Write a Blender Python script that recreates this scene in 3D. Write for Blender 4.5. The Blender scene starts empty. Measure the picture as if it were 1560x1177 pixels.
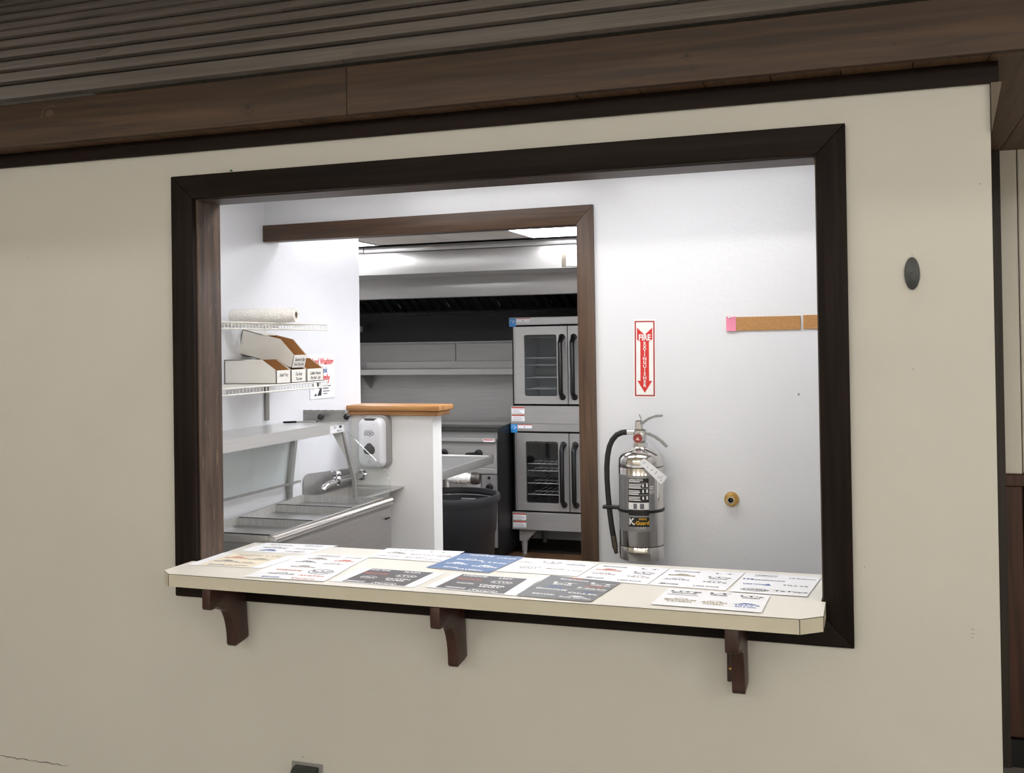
import bpy, bmesh, math, random
from mathutils import Vector, Matrix
random.seed(7)
SC = bpy.context.scene
COL = SC.collection
PI = math.pi

# ------------------------------------------------------------------ camera
YAW, PITCH, ROLL = 0.333986, 0.0095472, -0.0149801
CAM = Vector((2.46172, -3.25563, 1.815))
fwd = Vector((-math.sin(YAW), math.cos(YAW), 0)); rgt = Vector((math.cos(YAW), math.sin(YAW), 0)); up = Vector((0, 0, 1))
f2 = fwd*math.cos(PITCH) + up*math.sin(PITCH); u2 = up*math.cos(PITCH) - fwd*math.sin(PITCH)
r3 = rgt*math.cos(ROLL) + u2*math.sin(ROLL); u3 = u2*math.cos(ROLL) - rgt*math.sin(ROLL)
cd = bpy.data.cameras.new('camera'); cam = bpy.data.objects.new('camera', cd); COL.objects.link(cam)
cam.matrix_world = Matrix(((r3.x, u3.x, -f2.x, CAM.x), (r3.y, u3.y, -f2.y, CAM.y), (r3.z, u3.z, -f2.z, CAM.z), (0, 0, 0, 1)))
cd.sensor_fit = 'HORIZONTAL'; cd.sensor_width = 36.0; cd.lens = 1580*36/1560
cd.shift_y = (507.69-588.5)/1560.0
cd.clip_start = 0.05; cd.clip_end = 60
SC.camera = cam

# ------------------------------------------------------------------ world, exposure, lights
w = bpy.data.worlds.new('world'); SC.world = w; w.use_nodes = True
w.node_tree.nodes['Background'].inputs[0].default_value = (0.9, 0.88, 0.82, 1)
w.node_tree.nodes['Background'].inputs[1].default_value = 0.02
SC.view_settings.view_transform = 'Standard'; SC.view_settings.look = 'None'
SC.view_settings.gamma = 1; SC.view_settings.use_curve_mapping = False
SC.view_settings.exposure = 0.0
HALL_LIGHT = 33.0       # emission of the narrow hall fixtures near the serving wall
PENDANT_LIGHT = 22.0    # emission of the far box pendants
KITCHEN_LIGHT = 20.0    # emission of the kitchen's ceiling panels
PASS_LIGHT = 11.0        # emission of the two strip fixtures over the serving pass
HALL_PANELS = [(-1.8, -.7, .10, 4.6), (1.2, -.7, .10, 4.6), (4.2, -.7, .10, 4.6), (-1.4, -6.6, .3, 3.5), (1.6, -6.6, .3, 3.5), (4.6, -6.6, .3, 3.5), (6.6, -4.5, .3, 3.5)]   # centre x, y, half width and height of the hall fixtures
HALL_Z = 4.6

# ------------------------------------------------------------------ materials
def s2l(c):
    return tuple(((x/255)/12.92 if x/255 <= 0.04045 else ((x/255+0.055)/1.055)**2.4) for x in c)
MATS = {}
def mat(name, rgb, rough=0.5, metal=0.0, var=0.06, scale=12.0, stretch=(1, 1, 1), bump=0.0, spec=0.5, rgb2=None, emit=0.0, coat=0.0, bscale=None):
    """procedural principled material: colour wobble from noise, optional bump"""
    if name in MATS: return MATS[name]
    m = bpy.data.materials.new(name); m.use_nodes = True; MATS[name] = m
    nt = m.node_tree; N = nt.nodes; L = nt.links; b = N['Principled BSDF']
    c = s2l(rgb); c2 = s2l(rgb2) if rgb2 else tuple(max(0, x*(1-2*var)) for x in c)
    tc = N.new('ShaderNodeTexCoord'); mp = N.new('ShaderNodeMapping'); mp.inputs['Scale'].default_value = stretch
    L.new(tc.outputs['Object'], mp.inputs['Vector'])
    nz = N.new('ShaderNodeTexNoise'); nz.inputs['Scale'].default_value = scale; nz.inputs['Detail'].default_value = 5
    L.new(mp.outputs[0], nz.inputs['Vector'])
    rp = N.new('ShaderNodeValToRGB'); rp.color_ramp.elements[0].position = 0.3; rp.color_ramp.elements[1].position = 0.7
    rp.color_ramp.elements[0].color = (*c2, 1); rp.color_ramp.elements[1].color = (*c, 1)
    L.new(nz.outputs['Fac'], rp.inputs[0]); L.new(rp.outputs[0], b.inputs['Base Color'])
    b.inputs['Roughness'].default_value = rough; b.inputs['Metallic'].default_value = metal
    b.inputs['Specular IOR Level'].default_value = spec; b.inputs['Coat Weight'].default_value = coat
    if emit:
        b.inputs['Emission Color'].default_value = (*c, 1); b.inputs['Emission Strength'].default_value = emit
    if bump:
        n2 = N.new('ShaderNodeTexNoise'); n2.inputs['Scale'].default_value = bscale or scale*6; n2.inputs['Detail'].default_value = 3
        L.new(mp.outputs[0], n2.inputs['Vector'])
        bp = N.new('ShaderNodeBump'); bp.inputs['Strength'].default_value = bump; bp.inputs['Distance'].default_value = 0.01
        L.new(n2.outputs['Fac'], bp.inputs['Height']); L.new(bp.outputs[0], b.inputs['Normal'])
    return m
def wood(name, dark, light, axis, rough=0.45, knots=0.0, bump=0.15, wear=None, spec=0.5):
    """stained wood, grain along axis (0,1,2)"""
    if name in MATS: return MATS[name]
    m = bpy.data.materials.new(name); m.use_nodes = True; MATS[name] = m
    nt = m.node_tree; N = nt.nodes; L = nt.links; b = N['Principled BSDF']
    tc = N.new('ShaderNodeTexCoord'); mp = N.new('ShaderNodeMapping')
    sc = [28.0]*3; sc[axis] = 1.2; mp.inputs['Scale'].default_value = sc
    oi = N.new('ShaderNodeObjectInfo'); ad = N.new('ShaderNodeVectorMath'); ad.operation = 'ADD'
    ml = N.new('ShaderNodeMath'); ml.operation = 'MULTIPLY'; ml.inputs[1].default_value = 17.0
    L.new(oi.outputs['Random'], ml.inputs[0]); L.new(ml.outputs[0], ad.inputs[1]); L.new(tc.outputs['Object'], ad.inputs[0])
    L.new(ad.outputs[0], mp.inputs['Vector'])
    nz = N.new('ShaderNodeTexNoise'); nz.inputs['Scale'].default_value = 1.6; nz.inputs['Detail'].default_value = 7; nz.inputs['Distortion'].default_value = 0.6
    L.new(mp.outputs[0], nz.inputs['Vector'])
    rp = N.new('ShaderNodeValToRGB'); e = rp.color_ramp.elements
    e[0].position = 0.32; e[1].position = 0.7; e[0].color = (*s2l(dark), 1); e[1].color = (*s2l(light), 1)
    L.new(nz.outputs['Fac'], rp.inputs[0]); out = rp.outputs[0]
    if knots:
        mk = N.new('ShaderNodeMapping'); sk = [5.5]*3; sk[axis] = 1.7; mk.inputs['Scale'].default_value = sk
        L.new(ad.outputs[0], mk.inputs['Vector'])
        vo = N.new('ShaderNodeTexVoronoi'); vo.inputs['Scale'].default_value = knots; L.new(mk.outputs[0], vo.inputs['Vector'])
        r2 = N.new('ShaderNodeValToRGB'); e = r2.color_ramp.elements
        e[0].position = 0.05; e[1].position = 0.14; e[0].color = (1, 1, 1, 1); e[1].color = (0, 0, 0, 1)
        L.new(vo.outputs['Distance'], r2.inputs[0])
        mx = N.new('ShaderNodeMix'); mx.data_type = 'RGBA'; L.new(r2.outputs[0], mx.inputs[0]); L.new(out, mx.inputs[6])
        mx.inputs[7].default_value = (*[x*0.35 for x in s2l(dark)], 1); out = mx.outputs[2]
    if wear:
        mw = N.new('ShaderNodeMapping'); sw = [90.0]*3; sw[axis] = 9.0; mw.inputs['Scale'].default_value = sw
        L.new(tc.outputs['Object'], mw.inputs['Vector'])
        nw = N.new('ShaderNodeTexNoise'); nw.inputs['Scale'].default_value = 1.0; nw.inputs['Detail'].default_value = 3; L.new(mw.outputs[0], nw.inputs['Vector'])
        r4 = N.new('ShaderNodeValToRGB'); e = r4.color_ramp.elements
        e[0].position = 0.62; e[1].position = 0.72; e[0].color = (0, 0, 0, 1); e[1].color = (0.7, 0.7, 0.7, 1)
        L.new(nw.outputs['Fac'], r4.inputs[0])
        mx = N.new('ShaderNodeMix'); mx.data_type = 'RGBA'; L.new(r4.outputs[0], mx.inputs[0]); L.new(out, mx.inputs[6])
        mx.inputs[7].default_value = (*s2l(wear), 1); out = mx.outputs[2]
    L.new(out, b.inputs['Base Color']); b.inputs['Roughness'].default_value = rough; b.inputs['Specular IOR Level'].default_value = spec
    bp = N.new('ShaderNodeBump'); bp.inputs['Strength'].default_value = bump; bp.inputs['Distance'].default_value = 0.004
    L.new(nz.outputs['Fac'], bp.inputs['Height']); L.new(bp.outputs[0], b.inputs['Normal'])
    return m
def glass(name, tint=(255, 255, 255), refl=0.08):
    if name in MATS: return MATS[name]
    m = bpy.data.materials.new(name); m.use_nodes = True; MATS[name] = m
    nt = m.node_tree; N = nt.nodes; L = nt.links
    for n in list(N): N.remove(n)
    o = N.new('ShaderNodeOutputMaterial'); t = N.new('ShaderNodeBsdfTransparent'); t.inputs[0].default_value = (*s2l(tint), 1)
    g = N.new('ShaderNodeBsdfGlossy'); g.inputs['Roughness'].default_value = 0.03
    lw = N.new('ShaderNodeLayerWeight'); lw.inputs[0].default_value = 0.5
    pw = N.new('ShaderNodeMath'); pw.operation = 'POWER'; pw.inputs[1].default_value = 4.0
    nz = N.new('ShaderNodeTexNoise'); nz.inputs['Scale'].default_value = 3
    ml = N.new('ShaderNodeMath'); ml.operation = 'MULTIPLY_ADD'; ml.inputs[1].default_value = 0.03; ml.inputs[2].default_value = refl+.03
    a2 = N.new('ShaderNodeMath'); a2.operation = 'MULTIPLY_ADD'; a2.inputs[1].default_value = 0.7
    L.new(lw.outputs['Facing'], pw.inputs[0]); L.new(pw.outputs[0], a2.inputs[0]); L.new(nz.outputs['Fac'], ml.inputs[0]); L.new(ml.outputs[0], a2.inputs[2])
    mx = N.new('ShaderNodeMixShader'); L.new(a2.outputs[0], mx.inputs[0]); L.new(t.outputs[0], mx.inputs[1]); L.new(g.outputs[0], mx.inputs[2])
    L.new(mx.outputs[0], o.inputs[0]); return m
def steel(name, rgb=(190, 188, 186), rough=0.3, axis=0, var=0.05):
    st = [40.0]*3; st[axis] = 0.8
    return mat(name, rgb, rough, 0.6, var, 3.0, st, bump=0.03, bscale=6.0)

WALL = mat('cream_wall_paint', (203, 201, 194), 0.45, var=0.02, scale=2.5, bump=0.05, bscale=160)
WHITE = mat('white_gloss_paint', (228, 230, 236), 0.22, var=0.012, scale=3, bump=0.06, bscale=70)
WHITE2 = mat('white_matte_paint', (226, 225, 223), 0.5, var=0.02, scale=4)
CASING_X = wood('dark_casing_x', (16, 10, 8), (34, 24, 19), 0, 0.55, spec=0.15)
CASING_Z = wood('dark_casing_z', (16, 10, 8), (34, 23, 18), 2, 0.55, spec=0.15)
JAMB_Z = wood('worn_jamb_z', (48, 36, 29), (92, 73, 60), 2, 0.5, wear=(140, 112, 90))
JAMB_X = wood('worn_jamb_x', (44, 32, 26), (80, 62, 50), 0, 0.5)
DOORWOOD_X = wood('brown_casing_x', (62, 43, 30), (92, 68, 50), 0, 0.45)
DOORWOOD_Z = wood('brown_casing_z', (62, 43, 30), (96, 72, 54), 2, 0.45)
FASCIA = wood('fascia_wood', (40, 26, 15), (70, 47, 28), 0, 0.6, knots=0.5)
ROOF = wood('weathered_board', (50, 44, 39), (76, 68, 62), 0, 0.7, knots=0.35, bump=0.03)
SOFFIT = wood('soffit_plank', (78, 56, 38), (108, 82, 58), 1, 0.55)
TRIM = wood('dark_trim', (20, 11, 8), (34, 21, 16), 0, 0.55, spec=0.15)
BRACKET = wood('bracket_wood', (46, 24, 18), (64, 36, 28), 2, 0.4)
OAK = wood('oak', (150, 98, 50), (196, 148, 92), 0, 0.4)
PANEL_DARK = wood('dark_wainscot', (52, 29, 19), (82, 48, 33), 2, 0.4)
LAMINATE = mat('cream_laminate', (231, 228, 220), 0.3, var=0.015, scale=5)
LAMEDGE = mat('laminate_edge', (207, 201, 184), 0.35, var=0.03, scale=9)
SEAM = mat('dark_seam', (40, 30, 22), 0.6)
PAPER = mat('white_paper', (238, 239, 244), 0.6, var=0.005)
INK = mat('black_ink', (40, 40, 44), 0.6); INKG = mat('grey_ink', (110, 110, 116), 0.6); INKR = mat('red_ink', (206, 108, 88), 0.6)
INKB = mat('blue_ink', (84, 112, 176), 0.6); INKW = mat('white_ink', (240, 240, 240), 0.6); INKY = mat('olive_ink', (150, 138, 88), 0.6)
INKP = mat('pale_ink', (150, 140, 136), 0.6)
PGREY = mat('grey_print', (96, 94, 98), 0.6); PGREY2 = mat('cool_grey_print', (120, 122, 128), 0.6); PBLUE = mat('blue_print', (98, 124, 166), 0.6); PCREAM = mat('cream_print', (240, 231, 212), 0.6)
STEEL = steel('brushed_steel', (184, 182, 180), 0.32, 0)
STEELY = steel('brushed_steel_y', (186, 184, 182), 0.3, 1)
STEELD = steel('dull_steel', (172, 171, 170), 0.38, 0, 0.10)
PAN = steel('pan_steel', (200, 200, 200), 0.36, 2, 0.10)
POLISH = mat('polished_steel', (220, 216, 212), 0.14, 1.0, 0.03)
CHROME = mat('chrome', (215, 215, 218), 0.08, 1.0, 0.02)
BLACK = mat('black_plastic', (18, 18, 19), 0.35, var=0.1)
BLACKM = mat('black_enamel', (9, 9, 10), 0.5, var=0.1)
RUBBER = mat('black_rubber', (24, 24, 26), 0.5)
CANM = mat('charcoal_plastic', (37, 38, 41), 0.45, var=0.06, bump=0.04)
WIRE = mat('white_wire', (230, 228, 222), 0.35)
CARD = mat('white_cardboard', (240, 237, 231), 0.6, var=0.03, scale=8)
KRAFT = mat('brown_cardboard', (172, 122, 72), 0.7, var=0.05)
CORK = mat('cork', (196, 146, 92), 0.8, var=0.12, scale=160, bump=0.2)
PINK = mat('pink_paper', (238, 140, 172), 0.6, var=0.04)
RED = mat('sign_red', (216, 42, 40), 0.4, var=0.03); DRED = mat('sign_border_red', (176, 60, 62), 0.4)
LEVER = mat('lever_steel', (150, 150, 150), 0.4, 0.5, 0.06)
BRASS = mat('brass', (206, 166, 92), 0.2, 1.0, 0.05)
GREYP = mat('grey_plastic', (150, 148, 146), 0.35); SMOKE = mat('smoke_plastic', (84, 82, 82), 0.2); WPLAS = mat('white_plastic', (226, 226, 230), 0.25, var=0.01)
TILE = mat('ceiling_tile', (206, 200, 192), 0.7, var=0.03, scale=60, bump=0.1); TBAR = mat('grid_bar', (120, 114, 108), 0.5)
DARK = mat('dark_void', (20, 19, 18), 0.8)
TOWEL = mat('paper_towel', (246, 243, 238), 0.8, var=0.03, scale=40, bump=0.6, bscale=130); TUBE = mat('cardboard_tube', (150, 136, 116), 0.8)
QUARRY = mat('quarry_tile', (104, 76, 54), 0.35, var=0.14, scale=6); GROUT = mat('grout', (60, 48, 40), 0.8)
FLOORM = mat('grey_floor', (150, 146, 142), 0.4, var=0.05)
SIGNW = mat('sign_white', (244, 242, 242), 0.35, var=0.005)
LABELG = mat('label_silver', (150, 150, 152), 0.35, 0.5, 0.04); LABELB = mat('label_black', (20, 20, 22), 0.3); YEL = mat('label_yellow', (226, 176, 40), 0.4)
STICKB = mat('sticker_blue', (52, 140, 210), 0.4); STICKR = mat('sticker_red', (186, 74, 52), 0.4)
OVENIN1 = mat('oven_reflection_light', (176, 180, 184), 0.5, var=0.06); OVENIN2 = mat('oven_reflection_dark', (62, 63, 66), 0.5, var=0.1)  # light and dark inside copies paint the reflections in the oven windows
RACK = mat('rack_wire', (226, 224, 220), .35, .3)
GREEN = mat('pin_green', (30, 110, 80), 0.3); BLUE = mat('pin_blue', (40, 70, 170), 0.3)
SLATE = mat('slate_metal', (62, 66, 66), 0.4, 0.3, 0.08)
PIPEW = mat('white_pipe', (228, 226, 222), 0.3)
PANELW = mat('cream_panel', (236, 232, 222), 0.45, var=0.02, scale=3)
GLASSC = glass('clear_glass', (252, 254, 253), 0.0); GLASSD = glass('oven_glass', (236, 238, 240), 0.02)
LIGHTK = mat('kitchen_diffuser', (250, 251, 255), 0.5, var=0.0, emit=KITCHEN_LIGHT)
LIGHT_FILL = mat('half_wall_fill', (250, 250, 252), 0.5, var=0.0, emit=14.0)
LIGHTB = mat('pendant_diffuser', (255, 251, 243), 0.5, var=0.0, emit=PENDANT_LIGHT)
LIGHTP = mat('pass_diffuser', (250, 250, 252), 0.5, var=0.0, emit=PASS_LIGHT)
LIGHTH = mat('hall_diffuser', (255, 249, 238), 0.5, var=0.0, emit=HALL_LIGHT)

# ------------------------------------------------------------------ mesh builder
class MB:
    def __init__(s): s.b = bmesh.new()
    def face(s, pts):
        vs = [s.b.verts.new(p) for p in pts]
        try: return s.b.faces.new(vs)
        except ValueError: return None
    def box(s, x0, x1, y0, y1, z0, z1, bev=0.0, seg=1):
        t = bmesh.new(); bmesh.ops.create_cube(t, size=1)
        for v in t.verts:
            v.co = Vector((x0+(v.co.x+.5)*(x1-x0), y0+(v.co.y+.5)*(y1-y0), z0+(v.co.z+.5)*(z1-z0)))
        if bev: bmesh.ops.bevel(t, geom=t.edges[:], offset=bev, segments=seg, affect='EDGES', profile=0.5)
        return s._merge(t)
    def _merge(s, t):
        me = bpy.data.meshes.new('tmp'); t.to_mesh(me); t.free(); s.b.from_mesh(me); bpy.data.meshes.remove(me); return s
    def prism(s, poly, d, bev=0.0):
        """poly: 3D points of a planar outline; extruded by vector d"""
        t = bmesh.new(); d = Vector(d)
        a = [t.verts.new(p) for p in poly]; b = [t.verts.new(Vector(p)+d) for p in poly]
        t.faces.new(a); t.faces.new(list(reversed(b)))
        n = len(poly)
        for i in range(n): t.faces.new((a[(i+1) % n], a[i], b[i], b[(i+1) % n]))
        bmesh.ops.recalc_face_normals(t, faces=t.faces[:])
        if bev: bmesh.ops.bevel(t, geom=t.edges[:], offset=bev, segments=2, affect='EDGES', profile=0.5)
        return s._merge(t)
    def cyl(s, p0, p1, r0, r1=None, n=20, caps=True):
        r1 = r0 if r1 is None else r1
        return s.lathe(p0, p1, [(0, r0), (1, r1)], n, caps)
    def lathe(s, p0, p1, prof, n=24, caps=True):
        """prof: (t along p0-p1 in 0..1, radius)"""
        p0, p1 = Vector(p0), Vector(p1); ax = (p1-p0); q = ax.to_track_quat('Z', 'Y')
        rings = []
        for t, r in prof:
            rings.append([s.b.verts.new(p0+ax*t+q @ Vector((r*math.cos(2*PI*i/n), r*math.sin(2*PI*i/n), 0))) for i in range(n)])
        for a, b in zip(rings, rings[1:]):
            for i in range(n): s.b.faces.new((a[i], a[(i+1) % n], b[(i+1) % n], b[i]))
        if caps:
            s.b.faces.new(list(reversed(rings[0]))); s.b.faces.new(rings[-1])
        return s
    def tube(s, path, r, n=8, caps=True):
        path = [Vector(p) for p in path]; rs = r if isinstance(r, (list, tuple)) else [r]*len(path); rings = []; prev = None
        for i, p in enumerate(path):
            d = (path[min(i+1, len(path)-1)]-path[max(i-1, 0)]).normalized()
            if prev is None:
                ref = Vector((0, 0, 1)) if abs(d.z) < 0.9 else Vector((1, 0, 0)); u = d.cross(ref).normalized()
            else:
                u = (prev - d*prev.dot(d)).normalized()
            prev = u; v = d.cross(u)
            rings.append([s.b.verts.new(p+u*rs[i]*math.cos(2*PI*k/n)+v*rs[i]*math.sin(2*PI*k/n)) for k in range(n)])
        for a, b in zip(rings, rings[1:]):
            for i in range(n): s.b.faces.new((a[i], a[(i+1) % n], b[(i+1) % n], b[i]))
        if caps: s.b.faces.new(list(reversed(rings[0]))); s.b.faces.new(rings[-1])
        return s
    def ball(s, c, r, sc=(1, 1, 1), n=14):
        t = bmesh.new(); bmesh.ops.create_uvsphere(t, u_segments=n, v_segments=n//2+2, radius=r)
        for v in t.verts: v.co = Vector((v.co.x*sc[0]+c[0], v.co.y*sc[1]+c[1], v.co.z*sc[2]+c[2]))
        return s._merge(t)
    def mesh(s, name, m, off=None, smooth=35):
        bmesh.ops.recalc_face_normals(s.b, faces=s.b.faces[:])
        if off is not None: bmesh.ops.translate(s.b, verts=s.b.verts[:], vec=-Vector(off))
        me = bpy.data.meshes.new(name); s.b.to_mesh(me); s.b.free(); me.materials.append(m)
        if smooth:
            for p in me.polygons: p.use_smooth = True
            try: me.set_sharp_from_angle(angle=math.radians(smooth))
            except Exception: pass
        return me
WORLD = {}
def wloc(o): return WORLD.get(o.name, Vector((0, 0, 0)))
def link(name, me, parent=None, loc=None, label=None, cat=None, group=None, kind=None):
    o = bpy.data.objects.new(name, me); COL.objects.link(o)
    if parent: o.parent = parent
    if loc is not None: o.location = loc
    if label: o['label'] = label
    if cat: o['category'] = cat
    if group: o['group'] = group
    if kind: o['kind'] = kind
    return o
def part(name, mb, m, parent, label=None, kind=None, smooth=35):
    """mesh given in world coordinates, stored relative to its parent's origin"""
    base = wloc(parent); o = link(name, mb.mesh(name, m, base, smooth), parent, label=label, kind=kind)
    WORLD[o.name] = base.copy(); return o
def thing(name, loc, label, cat, group=None):
    o = link(name, None, None, Vector(loc), label, cat, group); o.empty_display_size = 0.05
    WORLD[o.name] = Vector(loc); return o
def solo(name, mb, m, loc, label, cat, group=None, kind=None, smooth=35):
    loc = Vector(loc); o = link(name, mb.mesh(name, m, loc, smooth), None, loc, label, cat, group, kind); WORLD[o.name] = loc; return o
def struct(name, mb=None, m=None, label=None, loc=(0, 0, 0)):
    o = link(name, mb.mesh(name, m, loc) if mb else None, None, Vector(loc), label, None, None, 'structure'); WORLD[o.name] = Vector(loc); return o

# flat lettering: meshes of text, cached; (x right, y up) in the text's own plane
TXT = {}
def text_geo(s, size, align='CENTER', bold=0.0, shear=0.0, sx=1.0):
    k = (s, size, align, bold, shear, sx)
    if k not in TXT:
        cu = bpy.data.curves.new('t', 'FONT'); cu.body = s; cu.size = size; cu.align_x = align; cu.align_y = 'CENTER'
        cu.offset = bold*size; cu.shear = shear; cu.resolution_u = 2
        ob = bpy.data.objects.new('t', cu); me = bpy.data.meshes.new_from_object(ob)
        TXT[k] = ([(v.co.x*sx, v.co.y) for v in me.vertices], [tuple(p.vertices) for p in me.polygons])
        bpy.data.objects.remove(ob); bpy.data.curves.remove(cu); bpy.data.meshes.remove(me)
    return TXT[k]
def stamp(mb, geo, fn, off=(0, 0)):
    vs = [mb.b.verts.new(fn(x+off[0], y+off[1])) for x, y in geo[0]]
    for p in geo[1]:
        try: mb.b.faces.new([vs[i] for i in p])
        except ValueError: pass
def flat(mb, pts, fn):
    mb.face([fn(x, y) for x, y in pts])
def rect(x0, x1, y0, y1): return [(x0, y0), (x1, y0), (x1, y1), (x0, y1)]
def arch(r0, r1, sy=1.0, n=10, c=(0, 0)):
    a = [(c[0]+r1*math.cos(PI*i/n), c[1]+sy*r1*math.sin(PI*i/n)) for i in range(n+1)]
    b = [(c[0]+r0*math.cos(PI*i/n), c[1]+sy*r0*math.sin(PI*i/n)) for i in range(n+1)]
    return [[a[i], a[i+1], b[i+1], b[i]] for i in range(n)]
def rrect(cx, cy, hw, hh, r, n=5):
    o = []
    for qx, qy, a0 in ((1, -1, -PI/2), (1, 1, 0), (-1, 1, PI/2), (-1, -1, PI)):
        for i in range(n+1):
            a = a0+PI/2*i/n; o.append((cx+qx*(hw-r)+r*math.cos(a), cy+qy*(hh-r)+r*math.sin(a)))
    return o

# ================================================================== SETTING
JL, JR, OZ0, OZ1 = 0.0945, 2.311, 0.985, 2.367      # serving opening (inside of casing)
HXR = 2.793                                          # right end of the serving wall
def wall_with_opening():
    m = MB()
    m.box(-5.5, JL-.012, 0, .143, 0, 2.6); m.box(JR+.012, HXR, 0, .143, 0, 2.6)
    m.box(JL-.012, JR+.012, 0, .143, 0, OZ0-.03); m.box(JL-.012, JR+.012, 0, .143, OZ1+.012, 2.6)
    return m
struct('wall_front', wall_with_opening(), WALL, 'cream painted serving wall with a framed pass-through opening')
m = MB(); m.box(-5.5, 7.5, -8.5, 9, -.06, 0); struct('floor', m, FLOORM, 'grey hall floor')
# kitchen floor with quarry tiles
fk = struct('floor_kitchen', None, None, 'brown quarry tile kitchen floor', (0, 0, .002))
m = MB(); m.box(-2.9, HXR, .143, 5.9, .0005, .006); part('grout_bed', m, GROUT, fk)
tm = MB(); tm.box(-.098, .098, -.098, .098, .006, .012, .002); tme = tm.mesh('tile', QUARRY)
for i in range(13):
    for j in range(11):
        o = link('tile', tme, fk, Vector((-.95+i*.2, 3.15+j*.2, -.001+random.uniform(-.0008, .0008))))
# back wall of the serving pass with wide doorway
BY = 0.98; LX = -0.235; EY = 1.813
m = MB(); m.box(1.33, 2.65, BY, BY+.12, 0, 2.58); m.box(LX, 1.33, BY, BY+.12, 2.345, 2.58)
struct('wall_back', m, WHITE, 'glossy white wall behind the serving opening')
m = MB(); m.box(LX-.12, LX, .143, EY+.115, 0, 2.58); struct('wall_left', m, WHITE, 'white side wall carrying the wire shelves')
m = MB(); m.box(HXR-.143, HXR, .143, 5.9, 0, 2.58); struct('wall_right', m, WHITE2)
m = MB(); m.box(-2.9, HXR, 5.9, 6.0, 0, 2.58); struct('wall_kitchen', m, WHITE2)
m = MB(); m.box(-3.0, -2.9, .143, 6.0, 0, 2.58); struct('wall_kitchen_left', m, WHITE2)
# half wall with oak cap
m = MB(); m.box(LX, .25, EY, EY+.115, 0, 1.44); hw = struct('wall_half', m, mat('half_wall_paint', (238, 237, 236), .4, var=.012, scale=4), 'white half wall with an oak cap')
m = MB(); m.prism([(LX-.02, EY-.055, 1.464), (.31, EY-.055, 1.464), (.31, EY+.15, 1.464), (LX-.02, EY+.15, 1.464)], (0, 0, .028), .004); part('cap_board', m, OAK, hw, 'oak cap board')
m = MB(); m.box(LX, .295, EY-.035, EY+.13, 1.438, 1.464, .005); part('cap_moulding', m, OAK, hw)
# kitchen ceiling: grid and tiles
ce = struct('ceiling', None, None, 'suspended tile ceiling of the kitchen', (0, 0, 2.58))
m = MB(); m.box(-2.9, HXR, .143, 5.9, 2.592, 2.60); part('backing', m, TBAR, ce)
ct = MB(); ct.box(-.295, .295, -.295, .295, -.004, .010, .002); ctm = ct.mesh('ceiling_tile', TILE)
GX, GY = .141, .27
LIGHTS = [(1, 5, 'right of the doorway'), (-3, 5, 'on the left'), (2, 3, ''), (-2, 3, '')]
taken = {(i, j) for a, b, _ in LIGHTS for i, j in ((a-1, b), (a, b))}
for i in range(-5, 4):
    for j in range(0, 6):
        if (i, j) in taken: continue
        link('ceiling_tile', ctm, ce, Vector((GX+.6*i+.3, GY+.6*j+.3, 0)))
KL = ['kitchen ceiling light panel at the right beyond the doorway', 'kitchen ceiling light panel whose end shows past the left wall',
      'kitchen ceiling light panel in the middle of the room', 'kitchen ceiling light panel in the middle row towards the left']
for (a, b, _), lb in zip(LIGHTS, KL):
    x0 = GX+.6*(a-1); y0 = GY+.6*b
    t = thing('ceiling_light', (x0+.6, y0+.3, 2.574), lb, 'ceiling light', 'kitchen ceiling lights')
    m = MB(); m.box(x0+.03, x0+1.17, y0+.03, y0+.57, 2.575, 2.581); part('diffuser', m, LIGHTK, t)
    m = MB()
    for q in ((x0+.005, x0+1.195, y0+.005, y0+.03), (x0+.005, x0+1.195, y0+.57, y0+.595), (x0+.005, x0+.03, y0+.03, y0+.57), (x0+1.17, x0+1.195, y0+.03, y0+.57)): m.box(*q, 2.572, 2.59)
    part('frame', m, WHITE2, t)
for x0, lb in ((.25, 'narrow ceiling light above the left of the serving pass'), (1.35, 'narrow ceiling light above the right of the serving pass')):
    t = thing('strip_light', (x0+.5, .34, 2.574), lb, 'ceiling light', 'serving pass lights')
    m = MB(); m.box(x0, x0+.9, .20, .46, 2.555, 2.560); part('diffuser', m, LIGHTP, t)
    m = MB(); m.box(x0-.02, x0+.92, .18, .48, 2.560, 2.5755); part('housing', m, WHITE2, t)
t = thing('strip_light', (.65, 1.32, 2.574), 'added unseen fill strip behind the doorway header, brightening the half wall', 'ceiling light')
m = MB(); m.box(.20, 1.10, 1.20, 1.44, 2.555, 2.560); part('diffuser', m, LIGHT_FILL, t)  # unseen strip added to brighten the half wall front
m = MB(); m.box(.18, 1.12, 1.18, 1.46, 2.560, 2.5755); part('housing', m, WHITE2, t)
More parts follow.
